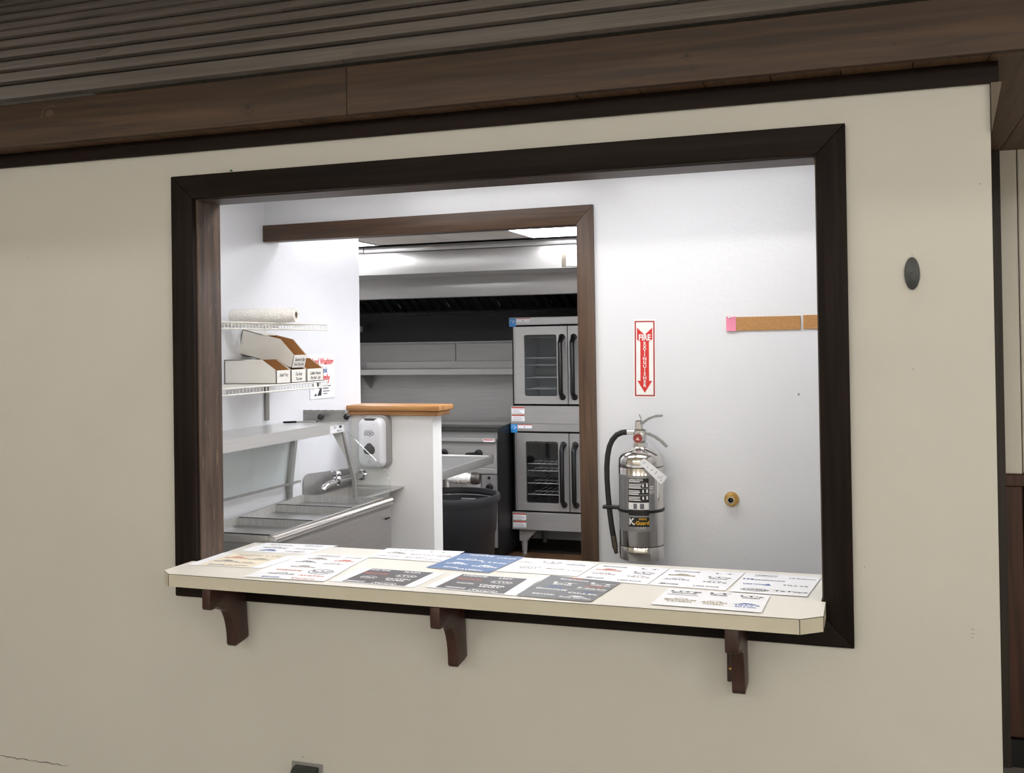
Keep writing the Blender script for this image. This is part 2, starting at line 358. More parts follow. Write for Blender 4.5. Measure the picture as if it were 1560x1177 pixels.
# hall shell
m = MB(); m.box(-5.6, 7.6, -8.6, 9, HALL_Z, HALL_Z+.1); struct('ceiling_hall', m, mat('hall_ceiling', (205, 198, 184), 0.8))
m = MB(); m.box(-5.6, -5.5, -8.6, 9, 0, HALL_Z); struct('wall_hall_left', m, PANELW)
m = MB(); m.box(7.5, 7.6, -8.6, 9, 0, HALL_Z); struct('wall_hall_right', m, PANELW)
m = MB(); m.box(-5.6, 7.6, -8.7, -8.6, 0, HALL_Z); struct('wall_hall_rear', m, PANELW)
for i, (x, y, hw_, hz_) in enumerate(HALL_PANELS):
    t = thing('hall_light', (x, y, hz_-.03), ['left', 'middle', 'right', 'left', 'middle', 'right', 'added unseen nearest right'][i]+(' narrow hall ceiling fixture close to the serving wall' if i < 3 else ' box pendant hung far from the serving wall'), 'ceiling light', 'hall ceiling fixtures')  # last pendant is an unseen lamp added to brighten the alcove
    m = MB(); m.box(x-.6, x+.6, y-hw_, y+hw_, hz_-(.05 if hz_ == HALL_Z else .30), hz_-.03); part('diffuser', m, LIGHTH if hz_ == HALL_Z else LIGHTB, t)
    m = MB(); m.box(x-.63, x+.63, y-hw_-.03, y+hw_+.03, hz_-.03, hz_)
    if hz_ < HALL_Z:
        for xx in (x-.5, x+.5): m.cyl((xx, y, hz_), (xx, y, HALL_Z), .008, n=6)
    part('housing', m, WHITE2, t)
# alcove wall to the right: cream boards over dark wainscot
AY = 1.583
aw = struct('wall_alcove', None, None, 'cream board wall over dark wainscot at the far right')
m = MB(); m.box(2.95, 7.5, AY+.02, AY+.1, 0, 2.62); part('backing', m, DARK, aw)
pm = MB(); pm.box(.002, .198, -.0, .02, 1.232, 2.62, .004); pme = pm.mesh('cream_board', PANELW)
qm = MB(); qm.box(.002, .198, 0, .02, .12, 1.18, .004); qme = qm.mesh('dark_board', PANEL_DARK)
for i in range(22):
    link('cream_board', pme, aw, Vector((2.985-.132+.2*i if i else 2.853, AY, 0)))
    link('dark_board', qme, aw, Vector((2.853+.2*i, AY, 0)))
m = MB(); m.box(2.96, 7.5, AY-.012, AY+.012, 1.18, 1.232, .004); part('rail', m, PANEL_DARK, aw)
m = MB(); m.box(2.96, 7.5, AY-.014, AY+.01, 0, .118, .003); part('skirting', m, BLACKM, aw, 'black skirting')
m = MB(); m.box(2.93, 2.984, AY-.03, AY+.02, 0, 2.6); struct('trim_1', m, wood('corner_trim', (34, 27, 22), (58, 48, 40), 2, 0.5), 'dark corner board at the end of the serving wall')
# serving opening: casing and jambs
w1 = struct('window_1', None, None, 'serving opening framed in dark stained casing with worn jambs', (1.2, 0, .9))
XO0, XO1, ZO0, ZO1 = 0.0, 2.397, .896, 2.455
def casing(poly, m, lab=None):
    b = MB(); b.prism([(x, -.021, z) for x, z in poly], (0, .0205, 0), .0025); return part('casing', b, m, w1, lab)
casing([(XO0, ZO1), (XO1, ZO1), (JR, OZ1), (JL, OZ1)], CASING_X)
casing([(XO0, ZO0), (XO1, ZO0), (JR, OZ0), (JL, OZ0)], CASING_X)
casing([(XO0, ZO0+.001), (XO0, ZO1-.001), (JL, OZ1-.001), (JL, OZ0+.001)], CASING_Z)
casing([(XO1, ZO0+.001), (XO1, ZO1-.001), (JR, OZ1-.001), (JR, OZ0+.001)], CASING_Z)
m = MB(); m.box(JL-.010, JL+.006, .001, .146, OZ0, OZ1+.004, .003); part('jamb', m, JAMB_Z, w1, 'worn jamb with chipped stain')
m = MB(); m.box(JR-.004, JR+.010, .001, .146, OZ0, OZ1+.004, .003); part('jamb', m, JAMB_Z, w1)
m = MB(); m.box(JL+.006, JR-.004, .001, .146, OZ1-.004, OZ1+.010, .003); part('head_jamb', m, JAMB_X, w1)
m = MB(); m.box(JL-.010, JR+.010, .001, .146, OZ0-.028, OZ0-.003, .003); part('sill', m, JAMB_X, w1)
# doorway in the back wall: one header and one leg of casing
d1 = struct('door_1', None, None, 'wide doorway to the kitchen framed in brown stained boards', (1.3, BY, 0))
hz1, hz0 = 2.389, 2.310
m = MB(); m.prism([(LX+.002, BY-.02, hz1-.004), (1.365, BY-.02, hz1+.004), (1.292, BY-.02, hz0+.002), (LX+.002, BY-.02, hz0-.002)], (0, .02, 0), .002); part('header_casing', m, DOORWOOD_X, d1)
m = MB(); m.prism([(1.365, BY-.02, hz1+.004), (1.292, BY-.02, hz0+.002), (1.292, BY-.02, 0), (1.365, BY-.02, 0)], (0, .02, 0), .002); part('leg_casing', m, DOORWOOD_Z, d1)
m = MB(); m.box(1.305, 1.33, BY, BY+.125, 0, 2.32); part('jamb', m, DOORWOOD_Z, d1)
m = MB(); m.box(LX+.002, 1.305, BY, BY+.125, 2.318, 2.343); part('head_jamb', m, DOORWOOD_X, d1)
# awning over the serving wall: soffit planks, fascia boards, lapped roof boards
aw2 = struct('trim_2', None, None, 'stained timber awning along the top of the serving wall', (0, 0, 2.6))
FY = -.100
m = MB(); m.box(-5.4, 7.4, FY+.02, 1.6, 2.615, 2.63); part('backing', m, DARK, aw2)
sm = MB(); sm.box(.0015, .1985, FY+.003, .16, 2.600-2.6, 2.615-2.6, .001); sme = sm.mesh('soffit_plank', SOFFIT)
sl = MB(); sl.box(.0015, .1985, FY+.003, 1.58, 2.600-2.6, 2.615-2.6, .001); sle = sl.mesh('soffit_plank', SOFFIT)
for i in range(-19, 14):
    x = 2.387+.2*i
    link('soffit_plank', sle if x > 2.7 else sme, aw2, Vector((x, 0, random.uniform(-.001, .001))))
def fascia(x0, x1):
    b = MB(); b.box(x0+.001, x1-.001, FY-.022, FY+.002, 2.597, 2.762, .002); part('fascia_board', b, FASCIA, aw2)
fascia(-3.4, .793); fascia(.793, 4.6)
for x, z, rx, rz, dk in ((-.467, 2.713, .046, .032, 1), (.404, 2.660, .036, .032, 0), (1.947, 2.678, .018, .018, 0), (1.962, 2.635, .018, .010, 0), (2.535, 2.650, .014, .010, 0)):
    b = MB(); rk = random.Random(int(x*100)); jit = [rk.uniform(.75, 1.1) for _ in range(20)]
    kf = lambda f, i: (x+rx*f*jit[i % 20]*math.cos(2*PI*i/20), FY-.0225, z+rz*f*jit[(i+3) % 20]*math.sin(2*PI*i/20))
    for i in range(20): b.face([(x, FY-.0225, z), kf(.42, i), kf(.42, i+1)])
    for i in range(3 if dk else 11, 12 if dk else 19): b.face([kf(.82, i), kf(.94, i), kf(.94, i+1), kf(.82, i+1)])
    part('knot', b, mat('knot_pale', (84, 68, 58), .6) if dk else mat('knot_dark', (34, 22, 15), .6), aw2, smooth=0)
A = math.radians(35); ca, sa = math.cos(A), math.sin(A)
def roof_board(x0, x1, s0, s1, dz=0.0):
    # a lapped board on the 35 degree slope; butt end proud of the board below
    P0 = Vector((0, FY-.022, 2.766)); dirv = Vector((0, ca, sa)); nrm = Vector((0, -sa, ca))
    pts = [P0+dirv*s0+nrm*(.028+dz), P0+dirv*s1+nrm*(.008+dz), P0+dirv*s1+nrm*(-.008+dz), P0+dirv*s0+nrm*(.0125+dz)]
    b = MB(); b.prism([Vector((x0+.001, p.y, p.z)) for p in pts], (x1-x0-.002, 0, 0), .0015); part('roof_board', b, ROOF, aw2)
s = -.02; rows = [.215]+[.176]*12
joints = {0: [.80], 1: [1.9], 2: [-.5, 2.6], 3: [1.2], 4: [.2], 5: [1.7], 6: [-.3], 7: [.9], 8: [2.0], 9: [.4], 10: [1.4], 11: [-.1], 12: [1.0]}
for r, wd in enumerate(rows):
    xs = [-3.4]+joints[r]+[4.6]
    for a, b_ in zip(xs, xs[1:]): roof_board(a, b_, s, s+wd+.02, random.uniform(-.002, .002))
    s += wd
# trim strip under the soffit and its return
t3 = struct('trim_3', None, None, 'dark strip along the top of the serving wall', (0, 0, 2.55))
m = MB(); m.prism([(-5.4, -.019, 2.554), (2.815, -.019, 2.538), (2.815, -.019, 2.5985), (-5.4, -.019, 2.5985)], (0, .0185, 0), .002); part('strip', m, TRIM, t3)
m = MB(); m.prism([(HXR+.001, -.018, 2.538), (HXR+.030, -.018, 2.538), (HXR+.002, -.018, 2.40)], (0, .15, 0)); part('return_wedge', m, wood('wedge_wood', (92, 82, 70), (118, 108, 94), 2, 0.6), t3, 'pale tapered end piece')

# ================================================================== SERVING COUNTER
CZ = 1.030; CF, CB = -.230, .350; CX0, CX1 = .078, 2.318
out = [(CX0, CB), (CX1, CB), (CX1, -.188), (CX1-.062, -.238), (CX0+.050, -.226), (CX0, -.184)]
inn = [(JL+.008, CB), (JR-.006, CB), (JR-.006, -.0225), (CX1, -.0225), (CX1, -.188), (CX1-.062, -.238), (CX0+.050, -.226), (CX0, -.184), (CX0, -.0225), (JL+.008, -.0225)]
ct_ = thing('serving_counter', (1.2, 0, CZ-.046), 'long cream laminate serving counter with clipped corners in the wall opening', 'counter')
m = MB(); m.prism([(x, y, CZ-.0445) for x, y in inn], (0, 0, .0430)); part('core', m, LAMEDGE, ct_)
m = MB(); m.prism([(x, y, CZ-.0012) for x, y in inn], (0, 0, .0012)); part('top_sheet', m, LAMINATE, ct_)
m = MB()   # dark seams of the laminate edge
for (x0, y0), (x1, y1) in (((CX1, -.188), (CX1-.062, -.238)), ((CX1-.062, -.238), (CX0+.050, -.226)), ((CX0+.050, -.226), (CX0, -.184)), ((CX1, -.0225), (CX1, -.188))):
    d = Vector((x1-x0, y1-y0, 0)).normalized(); n = Vector((d.y, -d.x, 0)); n = n if n.y < 0 or (abs(n.y) < 1e-6 and n.x > 0) else -n
    m.tube([(x0+n.x*.0002, y0+n.y*.0002, CZ-.0018), (x1+n.x*.0002, y1+n.y*.0002, CZ-.0018)], .0009, 4)
for x, y in ((CX1-.062, -.2382), (CX1+.0002, -.188), (CX0+.050, -.2262)):
    m.tube([(x, y, CZ-.044), (x, y, CZ-.002)], .0011, 4)
part('edge_seam', m, SEAM, ct_)
def bracket(x, wt, lab, cleat=False):
    # concave curve from the foot up to the front block
    pts = [(-.001, CZ-.047), (-.001, CZ-.262), (-.014, CZ-.268), (-.084, CZ-.278), (-.092, CZ-.268)]
    for i in range(11):
        a = PI/2*i/10; pts.append((-.092-.088*(1-math.cos(a)), CZ-.262+.150*math.sin(a)))
    pts += [(-.186, CZ-.1165), (-.206, CZ-.1165), (-.212, CZ-.110), (-.212, CZ-.047)]
    t = thing('shelf_bracket', (x, 0, CZ-.28), lab, 'bracket', 'wooden brackets under the counter')
    b = MB(); b.prism([(x-wt/2, y-.0215 if z > CZ-.136 else y-.0015, z) for y, z in pts], (wt, 0, 0), .003)
    part('corbel', b, BRACKET, t)
    if cleat:
        b = MB(); b.box(x-wt/2-.022, x-wt/2-.001, -.03, -.001, CZ-.262, CZ-.136, .002); part('cleat', b, BRACKET, t)
        b = MB(); b.cyl((x-wt/2-.012, -.03, CZ-.22), (x-wt/2-.012, -.034, CZ-.22), .004, n=10); part('screw', b, BRASS, t)
bracket(.287, .034, 'curved dark wooden bracket under the left end of the counter')
bracket(1.140, .034, 'curved dark wooden bracket under the middle of the counter')
bracket(2.066, .040, 'curved dark wooden bracket with a side cleat under the right end of the counter', True)
# ================================================================== PAPERS ON THE COUNTER
def logo(b, fn, cx, cy, w, h, lines, em=None, aspect=1.0):
    """one printed logo centred at (cx,cy) metres on the sheet, w wide"""
    n = len(lines); y = cy
    for i, ln in enumerate(lines):
        g = text_geo(ln, 1.0, 'CENTER', .032)
        xs = [p[0] for p in g[0]]; ww = max(xs)-min(xs)
        sc = w/ww*(1.0 if i == 0 else .8); hh = h/n*.95
        stamp(b, ([(px*sc, py*hh) for px, py in g[0]], g[1]), fn, (cx, cy-h*(i-(n-1)/2)/n))
    top = cy+h/2
    if em == 'arch':
        for q in arch(.016, .021, .55, 8, (cx, top)): flat(b, q, fn)
    elif em == 'roof':
        flat(b, [(cx-.03, top+.001), (cx+.03, top+.001), (cx+.012, top+.012), (cx-.01, top+.015)], fn)
    elif em == 'flag':
        flat(b, [(cx-w*.62, cy-h*.3), (cx-w*.62+.018, cy-h*.3), (cx-w*.62+.018, cy+h*.6)], fn)
    elif em == 'hill':
        flat(b, [(cx+w*.4, cy-.008), (cx+w*.75, cy-.008), (cx+w*.56, cy+.018)], fn)
    elif em == 'bar':
        flat(b, rect(cx-w*.5, cx+w*.5, cy-h*.85, cy-h*.72), fn)
    elif em == 'oval':
        k = [(cx+w*.62*math.cos(2*PI*i/16), cy+h*.95*math.sin(2*PI*i/16)) for i in range(16)]
        k2 = [(cx+w*.58*math.cos(2*PI*i/16), cy+h*.82*math.sin(2*PI*i/16)) for i in range(16)]
        for i in range(16): flat(b, [k[i], k[(i+1) % 16], k2[(i+1) % 16], k2[i]], fn)
PZ = CZ+.0004
def sheet(corners, layer, lab, logos, panel=None, pm=None):
    """corners: back-left, back-right, front-right, front-left on the counter; logos: (u,v,w,lines,ink,emblem) in sheet fractions"""
    c = [Vector((x, y, 0)) for x, y in corners]; ctr = sum(c, Vector())/4; z = PZ+layer*.0007
    t = thing('printed_sheet', (ctr.x, ctr.y, z), lab, 'paper', 'logo proof sheets on the counter')
    b = MB(); b.prism([(p.x, p.y, z) for p in (c[3], c[2], c[1], c[0])], (0, 0, .0005)); part('page', b, PAPER, t)
    W = ((c[1]-c[0]).length+(c[2]-c[3]).length)/2; H = ((c[3]-c[0]).length+(c[2]-c[1]).length)/2
    def bil(u, v, dz):
        p = (c[3]*(1-u)+c[2]*u)*(1-v)+(c[0]*(1-u)+c[1]*u)*v; return Vector((p.x, p.y, z+dz))
    if panel:
        b = MB(); u0, u1, v0, v1 = panel; b.face([bil(u, v, .0007) for u, v in ((u0, v0), (u1, v0), (u1, v1), (u0, v1))]); part('printed_panel', b, pm, t)
    groups = {}
    for u, v, wd, lines, ink, em in logos:
        b = MB(); fn = lambda x, y: bil(x/W, y/H, .0010)
        logo(b, fn, u*W, v*H, wd*W, .026*len(lines)*.80, lines, em); part('logo', b, ink, t, smooth=0)
BH = 'BRICKHOUSE'
std = lambda a, b_, c_: [(.27, .86, .34, [BH], a, None), (.77, .86, .24, ['L T'], a, None), (.26, .62, .36, [BH], c_, 'roof'), (.76, .60, .30, ["LT's", 'SQUARE'], a, None),
       (.26, .38, .34, ['AUSTIN'], b_, 'arch'), (.76, .36, .32, ["TILLY'S"], b_, 'arch'), (.24, .12, .24, ['EDGE'], a, 'flag'), (.72, .12, .34, ['LAKE ROCK'], a, None)]
sheet([(.150, .355), (.465, .376), (.427, .202), (.147, .186)], 0, 'white printed sheet farthest back on the left end of the counter',
      [(.3, .78, .3, [BH], INKP, None), (.75, .8, .24, ['LINCOLN'], INKG, None), (.33, .45, .34, ['PINE HOUSE'], INKG, 'arch'), (.78, .45, .32, ['AUSTIN'], INKP, None), (.35, .14, .24, ['EDGE'], INKB, 'roof'), (.75, .14, .3, ['TAVERN'], INKP, None)])
sheet([(.104, .137), (.427, .152), (.404, -.069), (.104, -.086)], 1, 'sheet with a cream printed panel at the far left of the counter',
      [(.42, .88, .3, ['IRONWOOD'], INKP, 'bar'), (.72, .86, .18, ['L T N'], INKP, None), (.34, .62, .3, [BH], INKR, 'roof'), (.66, .58, .28, ['LINCOLN'], INKP, 'roof'), (.34, .34, .32, ['PINE HOUSE'], INKG, 'roof'), (.62, .3, .24, ['OUTSIDE'], INKP, 'arch'), (.34, .1, .22, ['EDGE'], INKB, None), (.62, .1, .28, ['AUSTIN'], INKP, None)], (.14, .84, .0, 1.0), PCREAM)
sheet([(.433, .205), (.690, .215), (.702, -.01), (.419, -.01)], 2, 'white printed sheet third from the left, partly under another sheet',
      [(.40, .86, .36, ['LAKEWOOD'], INKP, 'bar'), (.82, .8, .26, ['Linden'], INKP, None), (.35, .58, .30, [BH], INKP, 'roof'), (.78, .52, .3, ['INDIGO'], INKR, 'roof'), (.30, .32, .3, ['LINCOLN'], INKG, 'roof'), (.72, .28, .3, ['FACTORY'], INKP, 'arch')])
sheet([(.418, .006), (.706, .004), (.727, -.196), (.422, -.205)], 3, 'white printed sheet at the counter front edge, lapped over the sheet behind it',
      [(.42, .88, .34, [BH], INKP, 'roof'), (.34, .60, .34, ['RIVERHOUSE'], INKR, None), (.76, .62, .26, ['LTs', 'SQUARE'], INKG, 'oval'), (.34, .32, .34, ['PINE HOUSE'], INKG, 'arch'), (.74, .30, .32, ['AUSTIN'], INKR, None), (.30, .08, .22, ['EDGE'], INKB, None), (.7, .08, .3, ['Tavern'], INKR, None)])
sheet([(.681, .372), (.994, .389), (.991, .19), (.689, .198)], 2, 'white printed sheet at the back between the left sheets and the blue one',
      [(.3, .84, .2, ['L T N'], INKG, None), (.72, .8, .22, ['L T'], INKP, None), (.24, .52, .26, ['RIVER'], INKP, 'roof'), (.60, .5, .3, ['LAKE ROCK'], INKP, 'flag'), (.88, .46, .2, ['EDGE'], INKP, 'arch'), (.2, .24, .3, ['LAKE HOUSE'], INKP, None), (.58, .22, .26, ['TAVERN'], INKP, 'flag'), (.84, .12, .22, ['LAKOTA'], INKP, None)])
dk = [(.25, .9, .26, ['STEAM TEAM'], INKW, None), (.66, .88, .2, ['PLAZA'], INKW, None), (.30, .66, .28, ['FIREHOUSE'], INKR, None), (.68, .62, .2, ['LTW'], INKW, 'oval'), (.31, .40, .16, ['HILL'], INKW, 'oval'), (.66, .36, .28, ['DUSTIN', 'RIVER'], INKW, None), (.26, .10, .24, ['FIRESIDE'], INKW, None), (.62, .08, .24, ['Tavern'], INKW, 'oval')]
sheet([(.748, .035), (1.064, .031), (1.048, -.190), (.738, -.180)], 1, 'sheet with a dark grey panel and white margins, left one of the pair',
      dk, (.13, .88, .03, .98), PGREY)
sheet([(1.005, .358), (1.247, .347), (1.212, .069), (.967, .092)], 3, 'blue printed sheet near the middle of the counter back',
      [(.36, .90, .40, ['PINE HOUSE'], INKW, 'arch'), (.80, .84, .3, ['LT PLAZA'], INKW, None), (.34, .60, .42, [BH], INKW, 'arch'), (.76, .54, .4, ['LTNs'], INKW, None), (.28, .33, .36, ['AUSTIN'], INKW, 'roof'), (.76, .28, .4, ['INLAKES'], INKW, 'roof'), (.32, .12, .22, ['EDGE'], INKW, None), (.64, .07, .42, ['TAVERN'], INKW, None)], (0, 1, 0, 1), PBLUE)
dk2 = [(.28, .9, .28, ['LIVEHOUSE'], INKW, None), (.64, .88, .16, ['LMT'], INKW, None), (.28, .68, .28, ['FIREHOUSE'], INKR, None), (.66, .64, .2, ['LTW'], INKW, 'oval'), (.31, .42, .2, ['TUNGSTEN'], INKW, None), (.62, .36, .3, ['TIMBER', 'MARY'], INKW, None), (.3, .12, .22, ['FIRESIDE'], INKW, None), (.62, .08, .26, ['Tavern'], INKW, 'oval')]
sheet([(1.101, .034), (1.411, .022), (1.404, -.208), (1.083, -.175)], 2, 'sheet with a dark grey panel and white margins, right one of the pair',
      dk2, (.10, .86, .03, .98), PGREY)
sheet([(1.249, .338), (1.534, .315), (1.517, .101), (1.223, .104)], 2, 'white printed sheet at the back just right of the blue one',
      [(.12, .70, .2, ['TAVERN'], INKP, None), (.45, .78, .26, ['LTS', 'TAVERN'], INKP, None), (.78, .74, .24, [BH], INKG, 'arch'), (.3, .36, .28, ['LINCOLN', 'MALL'], INKP, None), (.62, .38, .22, ['EDGE'], INKP, 'flag'), (.88, .34, .18, ['LTNs'], INKP, None)])
sheet([(1.428, .085), (1.678, .047), (1.647, -.222), (1.404, -.205)], 4, 'full bleed grey printed sheet at the front edge right of the dark pair',
      [(.40, .88, .40, ['Riverhouse'], INKW, None), (.40, .965, .16, ['RIVER'], INKR, None), (.82, .78, .34, ['LT', 'Tavern Run'], INKW, None), (.34, .66, .32, ['LT', 'BUTTES'], INKW, None), (.78, .56, .40, ['Matt'], INKW, 'bar'), (.78, .66, .26, ['OUTSET'], INKR, None), (.30, .38, .42, [BH], INKW, None), (.30, .47, .2, ['OOO'], INKB, 'arch'), (.76, .30, .40, ['OhLEt'], INKW, None), (.80, .39, .16, ['OX'], INKB, None), (.30, .14, .30, ['EDGE'], INKW, None), (.75, .10, .42, ['Rose Garden'], INKW, 'roof')], (0, 1, 0, 1), PGREY2)
sheet([(1.540, .310), (1.789, .298), (1.763, .045), (1.518, .07)], 2, 'white printed sheet behind the grey sheet, third from the right in the back row', std(INKG, INKP, INKR))
sheet([(1.794, .297), (2.044, .298), (2.015, .033), (1.768, .046)], 2, 'white printed sheet second from the right in the back row', std(INKG, INKG, INKY))
sheet([(2.049, .297), (2.292, .293), (2.262, .018), (2.027, .024)], 3, 'white printed sheet with blue logos at the right end of the back row',
      [(.30, .90, .30, ['LAKEMOUNT'], INKG, 'bar'), (.78, .84, .34, ['LTs Rushmore'], INKG, None), (.36, .66, .46, ['Lakehouse'], INKG, None), (.10, .67, .14, ['III'], INKB, None), (.24, .42, .30, ['LAKE TOWN'], INKB, 'hill'), (.76, .46, .34, ['TILLYS'], INKG, None), (.30, .14, .30, ['LAKERS'], INK, 'oval'), (.76, .16, .44, ['TaTays'], INK, None)])
sheet([(1.840, .008), (2.155, .002), (2.149, -.210), (1.826, -.200)], 4, 'white printed sheet alone at the front right corner of the counter',
      [(.20, .80, .30, ['LITE', BH], INKG, 'bar'), (.53, .82, .2, ['LT', 'SQUARE'], INK, None), (.84, .78, .22, ["LT's", 'COOKERY'], INK, None), (.22, .30, .30, [BH, 'TAVERN'], INKY, 'arch'), (.54, .28, .24, ['AUSTIN', 'TAVERN'], INKY, 'arch'), (.84, .26, .24, ["TILLY'S", 'BAR & GRILL'], INKB, 'roof')])

# ================================================================== ON THE FRONT WALL
wf = bpy.data.objects['wall_front']
HOLE = mat('nail_hole', (70, 64, 54), .8)
for x, z, wd, hh in ((-.697, 2.182, .003, .003), (2.721, .973, .009, .0012), (2.721, .961, .009, .0012), (2.719, .949, .007, .0012), (2.429, 1.136, .002, .004), (2.762, 2.253, .003, .003), (2.574, 1.722, .003, .003), (2.577, 2.058, .002, .003), (.925, .243, .004, .004), (.518, .352, .004, .004)):
    b = MB(); b.prism([(x+wd/2*math.cos(PI*i/4), -.0006, z+hh/2*math.sin(PI*i/4)) for i in range(8)], (0, .0005, 0)); part('wall_mark', b, HOLE, wf, smooth=0)
b = MB(); rr = random.Random(3); px_, pz_ = -.90, .197
while px_ < -.54:
    nx, nz = px_+rr.uniform(.010, .022), .196+rr.uniform(-.003, .003)
    wd = .0005+.0010*rr.random(); b.prism([(px_, -.0006, pz_-wd), (nx, -.0006, nz-wd), (nx, -.0006, nz+wd), (px_, -.0006, pz_+wd)], (0, .0005, 0)); px_, pz_ = nx, nz
part('wall_crack', b, HOLE, wf, smooth=0)
# oval plate
t = thing('oval_plate', (2.576, 0, 2.002), 'dark grey oval metal plate on the cream wall right of the opening', 'wall plate')
b = MB(); b.prism([(2.576+.0215*math.cos(2*PI*i/32), -.007, 2.002+.048*math.sin(2*PI*i/32)) for i in range(32)], (0, .0065, 0), .002); part('plate', b, SLATE, t)
b = MB(); b.prism([(2.5695, -.010, 1.972), (2.5845, -.010, 1.972), (2.5825, -.010, 2.004), (2.5772, -.010, 2.010), (2.5718, -.010, 2.004)], (0, .0035, 0), .001); part('hook', b, SLATE, t)
# outlet box with cover at the bottom
t = thing('wall_outlet', (.535, 0, .25), 'grey electrical cover low on the wall at the bottom edge', 'outlet')
b = MB(); b.prism([(.49, -.001, .20), (.49, -.05, .20), (.49, -.05, .300), (.49, -.030, .322), (.49, -.001, .325)], (.095, 0, 0), .004); part('cover', b, SLATE, t)
b = MB(); b.box(.475, .60, -.004, -.0005, .185, .335, .001); part('plate', b, GREYP, t)
b = MB(); b.box(.497, .565, -.053, -.05, .225, .285, .001); part('lid', b, mat('lid_grey', (120, 124, 128), 0.3), t)
b = MB(); b.ball((.253, -.004, 2.464), .004); b.cyl((.253, 0, 2.464), (.253, -.004, 2.464), .0022, n=8); solo('push_pin', b, GREEN, (.253, 0, 2.464), 'tiny green pin just above the dark casing', 'pin')
b = MB(); b.ball((-.006, -.004, 1.829), .0035); b.cyl((-.006, 0, 1.829), (-.006, -.004, 1.829), .002, n=8); solo('push_pin', b, BLUE, (-.006, 0, 1.829), 'tiny blue pin beside the left casing', 'pin')

# ================================================================== ON THE BACK WALL
# fire extinguisher sign (slightly tilted sticker)
SX, SZ = 1.572, 1.744
def sgn(x, y, d=.0):
    a = -.012; return Vector((SX+x*math.cos(a)-y*math.sin(a), BY-.0015-d, SZ+x*math.sin(a)+y*math.cos(a)))
t = thing('extinguisher_sign', (SX, BY, SZ), 'tall white sign with a red arrow above the fire extinguisher', 'sign')
b = MB(); b.prism([sgn(x, y) for x, y in rect(-.047, .047, -.162, .162)], (0, .0014, 0)); part('board', b, SIGNW, t)
b = MB()
for q in (rect(-.042, .042, .150, .156), rect(-.042, .042, -.156, -.150), rect(-.042, -.036, -.150, .150), rect(.036, .042, -.150, .150)): flat(b, q, lambda x, y: sgn(x, y, .0006))
part('border', b, DRED, t)
b = MB()
f_ = lambda x, y: sgn(x, y, .0006)
flat(b, [(-.032, .128), (0, .098), (0, .070), (-.018, .070), (-.032, .078)], f_); flat(b, [(.032, .128), (.032, .078), (.018, .070), (0, .070), (0, .098)], f_)
flat(b, rect(-.018, .018, -.092, .070), f_); flat(b, [(-.031, -.092), (0, -.142), (.031, -.092)], f_)
part('arrow', b, RED, t)
b = MB(); stamp(b, text_geo('FIRE', .034, bold=.035, sx=.82), lambda x, y: sgn(x, y, .001), (0, .086)); part('lettering', b, INKW, t, 'word FIRE', smooth=0)
b = MB()
for i, ch in enumerate('EXTINGUISHER'): stamp(b, text_geo(ch, .0185, bold=.03, sx=1.1), lambda x, y: sgn(x, y, .001), (0, .062-i*.0158))
part('lettering', b, INKW, t, 'word EXTINGUISHER set vertically', smooth=0)
# cork strips, sticky note, brass fitting, screw
b = MB(); b.box(1.909, 2.197, BY-.008, BY-.0005, 1.852, 1.907, .001); solo('cork_strip', b, CORK, (2.05, BY, 1.88), 'long cork strip on the white back wall', 'cork strip', 'cork strips')
b = MB(); b.box(2.207, 2.47, BY-.008, BY-.0005, 1.854, 1.909, .001); solo('cork_strip', b, CORK, (2.34, BY, 1.88), 'cork strip running out of sight behind the right casing', 'cork strip', 'cork strips')
t = thing('sticky_note', (1.926, BY-.009, 1.88), 'pink sticky note tacked on the left end of the cork strip', 'note')
b = MB()
for i in range(4):
    y0, y1 = BY-.0095-.003*(i/4)**2, BY-.0095-.003*((i+1)/4)**2
    b.prism([(1.908, y0, 1.910-.0145*i), (1.947, y0, 1.909-.0145*i), (1.947, y1, 1.909-.0145*(i+1)), (1.909, y1, 1.9095-.0145*(i+1))], (0, .0004, 0))
part('paper', b, PINK, t)
b = MB(); b.ball((1.920, BY-.013, 1.905), .004); b.ball((1.930, BY-.013, 1.907), .003); part('tack', b, WPLAS, t)
t = thing('wall_fitting', (1.917, BY, 1.175), 'round brass fitting with a grey core on the white wall', 'fitting')
b = MB(); b.lathe((1.917, BY, 1.175), (1.917, BY-.03, 1.175), [(0, .030), (.25, .0295), (.5, .026), (.8, .021), (.95, .0175), (.95, .014)], 28); part('flange', b, BRASS, t)
b = MB(); b.lathe((1.917, BY-.020, 1.175), (1.917, BY-.034, 1.175), [(0, .0145), (.9, .0145), (1, .0135), (1, .010), (.5, .0095)], 20); part('ring', b, GREYP, t)
b = MB(); b.cyl((1.917, BY-.02, 1.175), (1.917, BY-.0285, 1.175), .0100, n=16); part('plug', b, BLACK, t)
b = MB(); b.ball((1.918, BY-.029, 1.175), .003); part('pin', b, GREYP, t)
b = MB(); b.lathe((2.185, BY, 1.598), (2.185, BY-.006, 1.598), [(0, .0055), (.6, .005), (1, .002)], 12); solo('screw', b, CHROME, (2.185, BY, 1.598), 'small screw head alone on the white wall', 'screw')

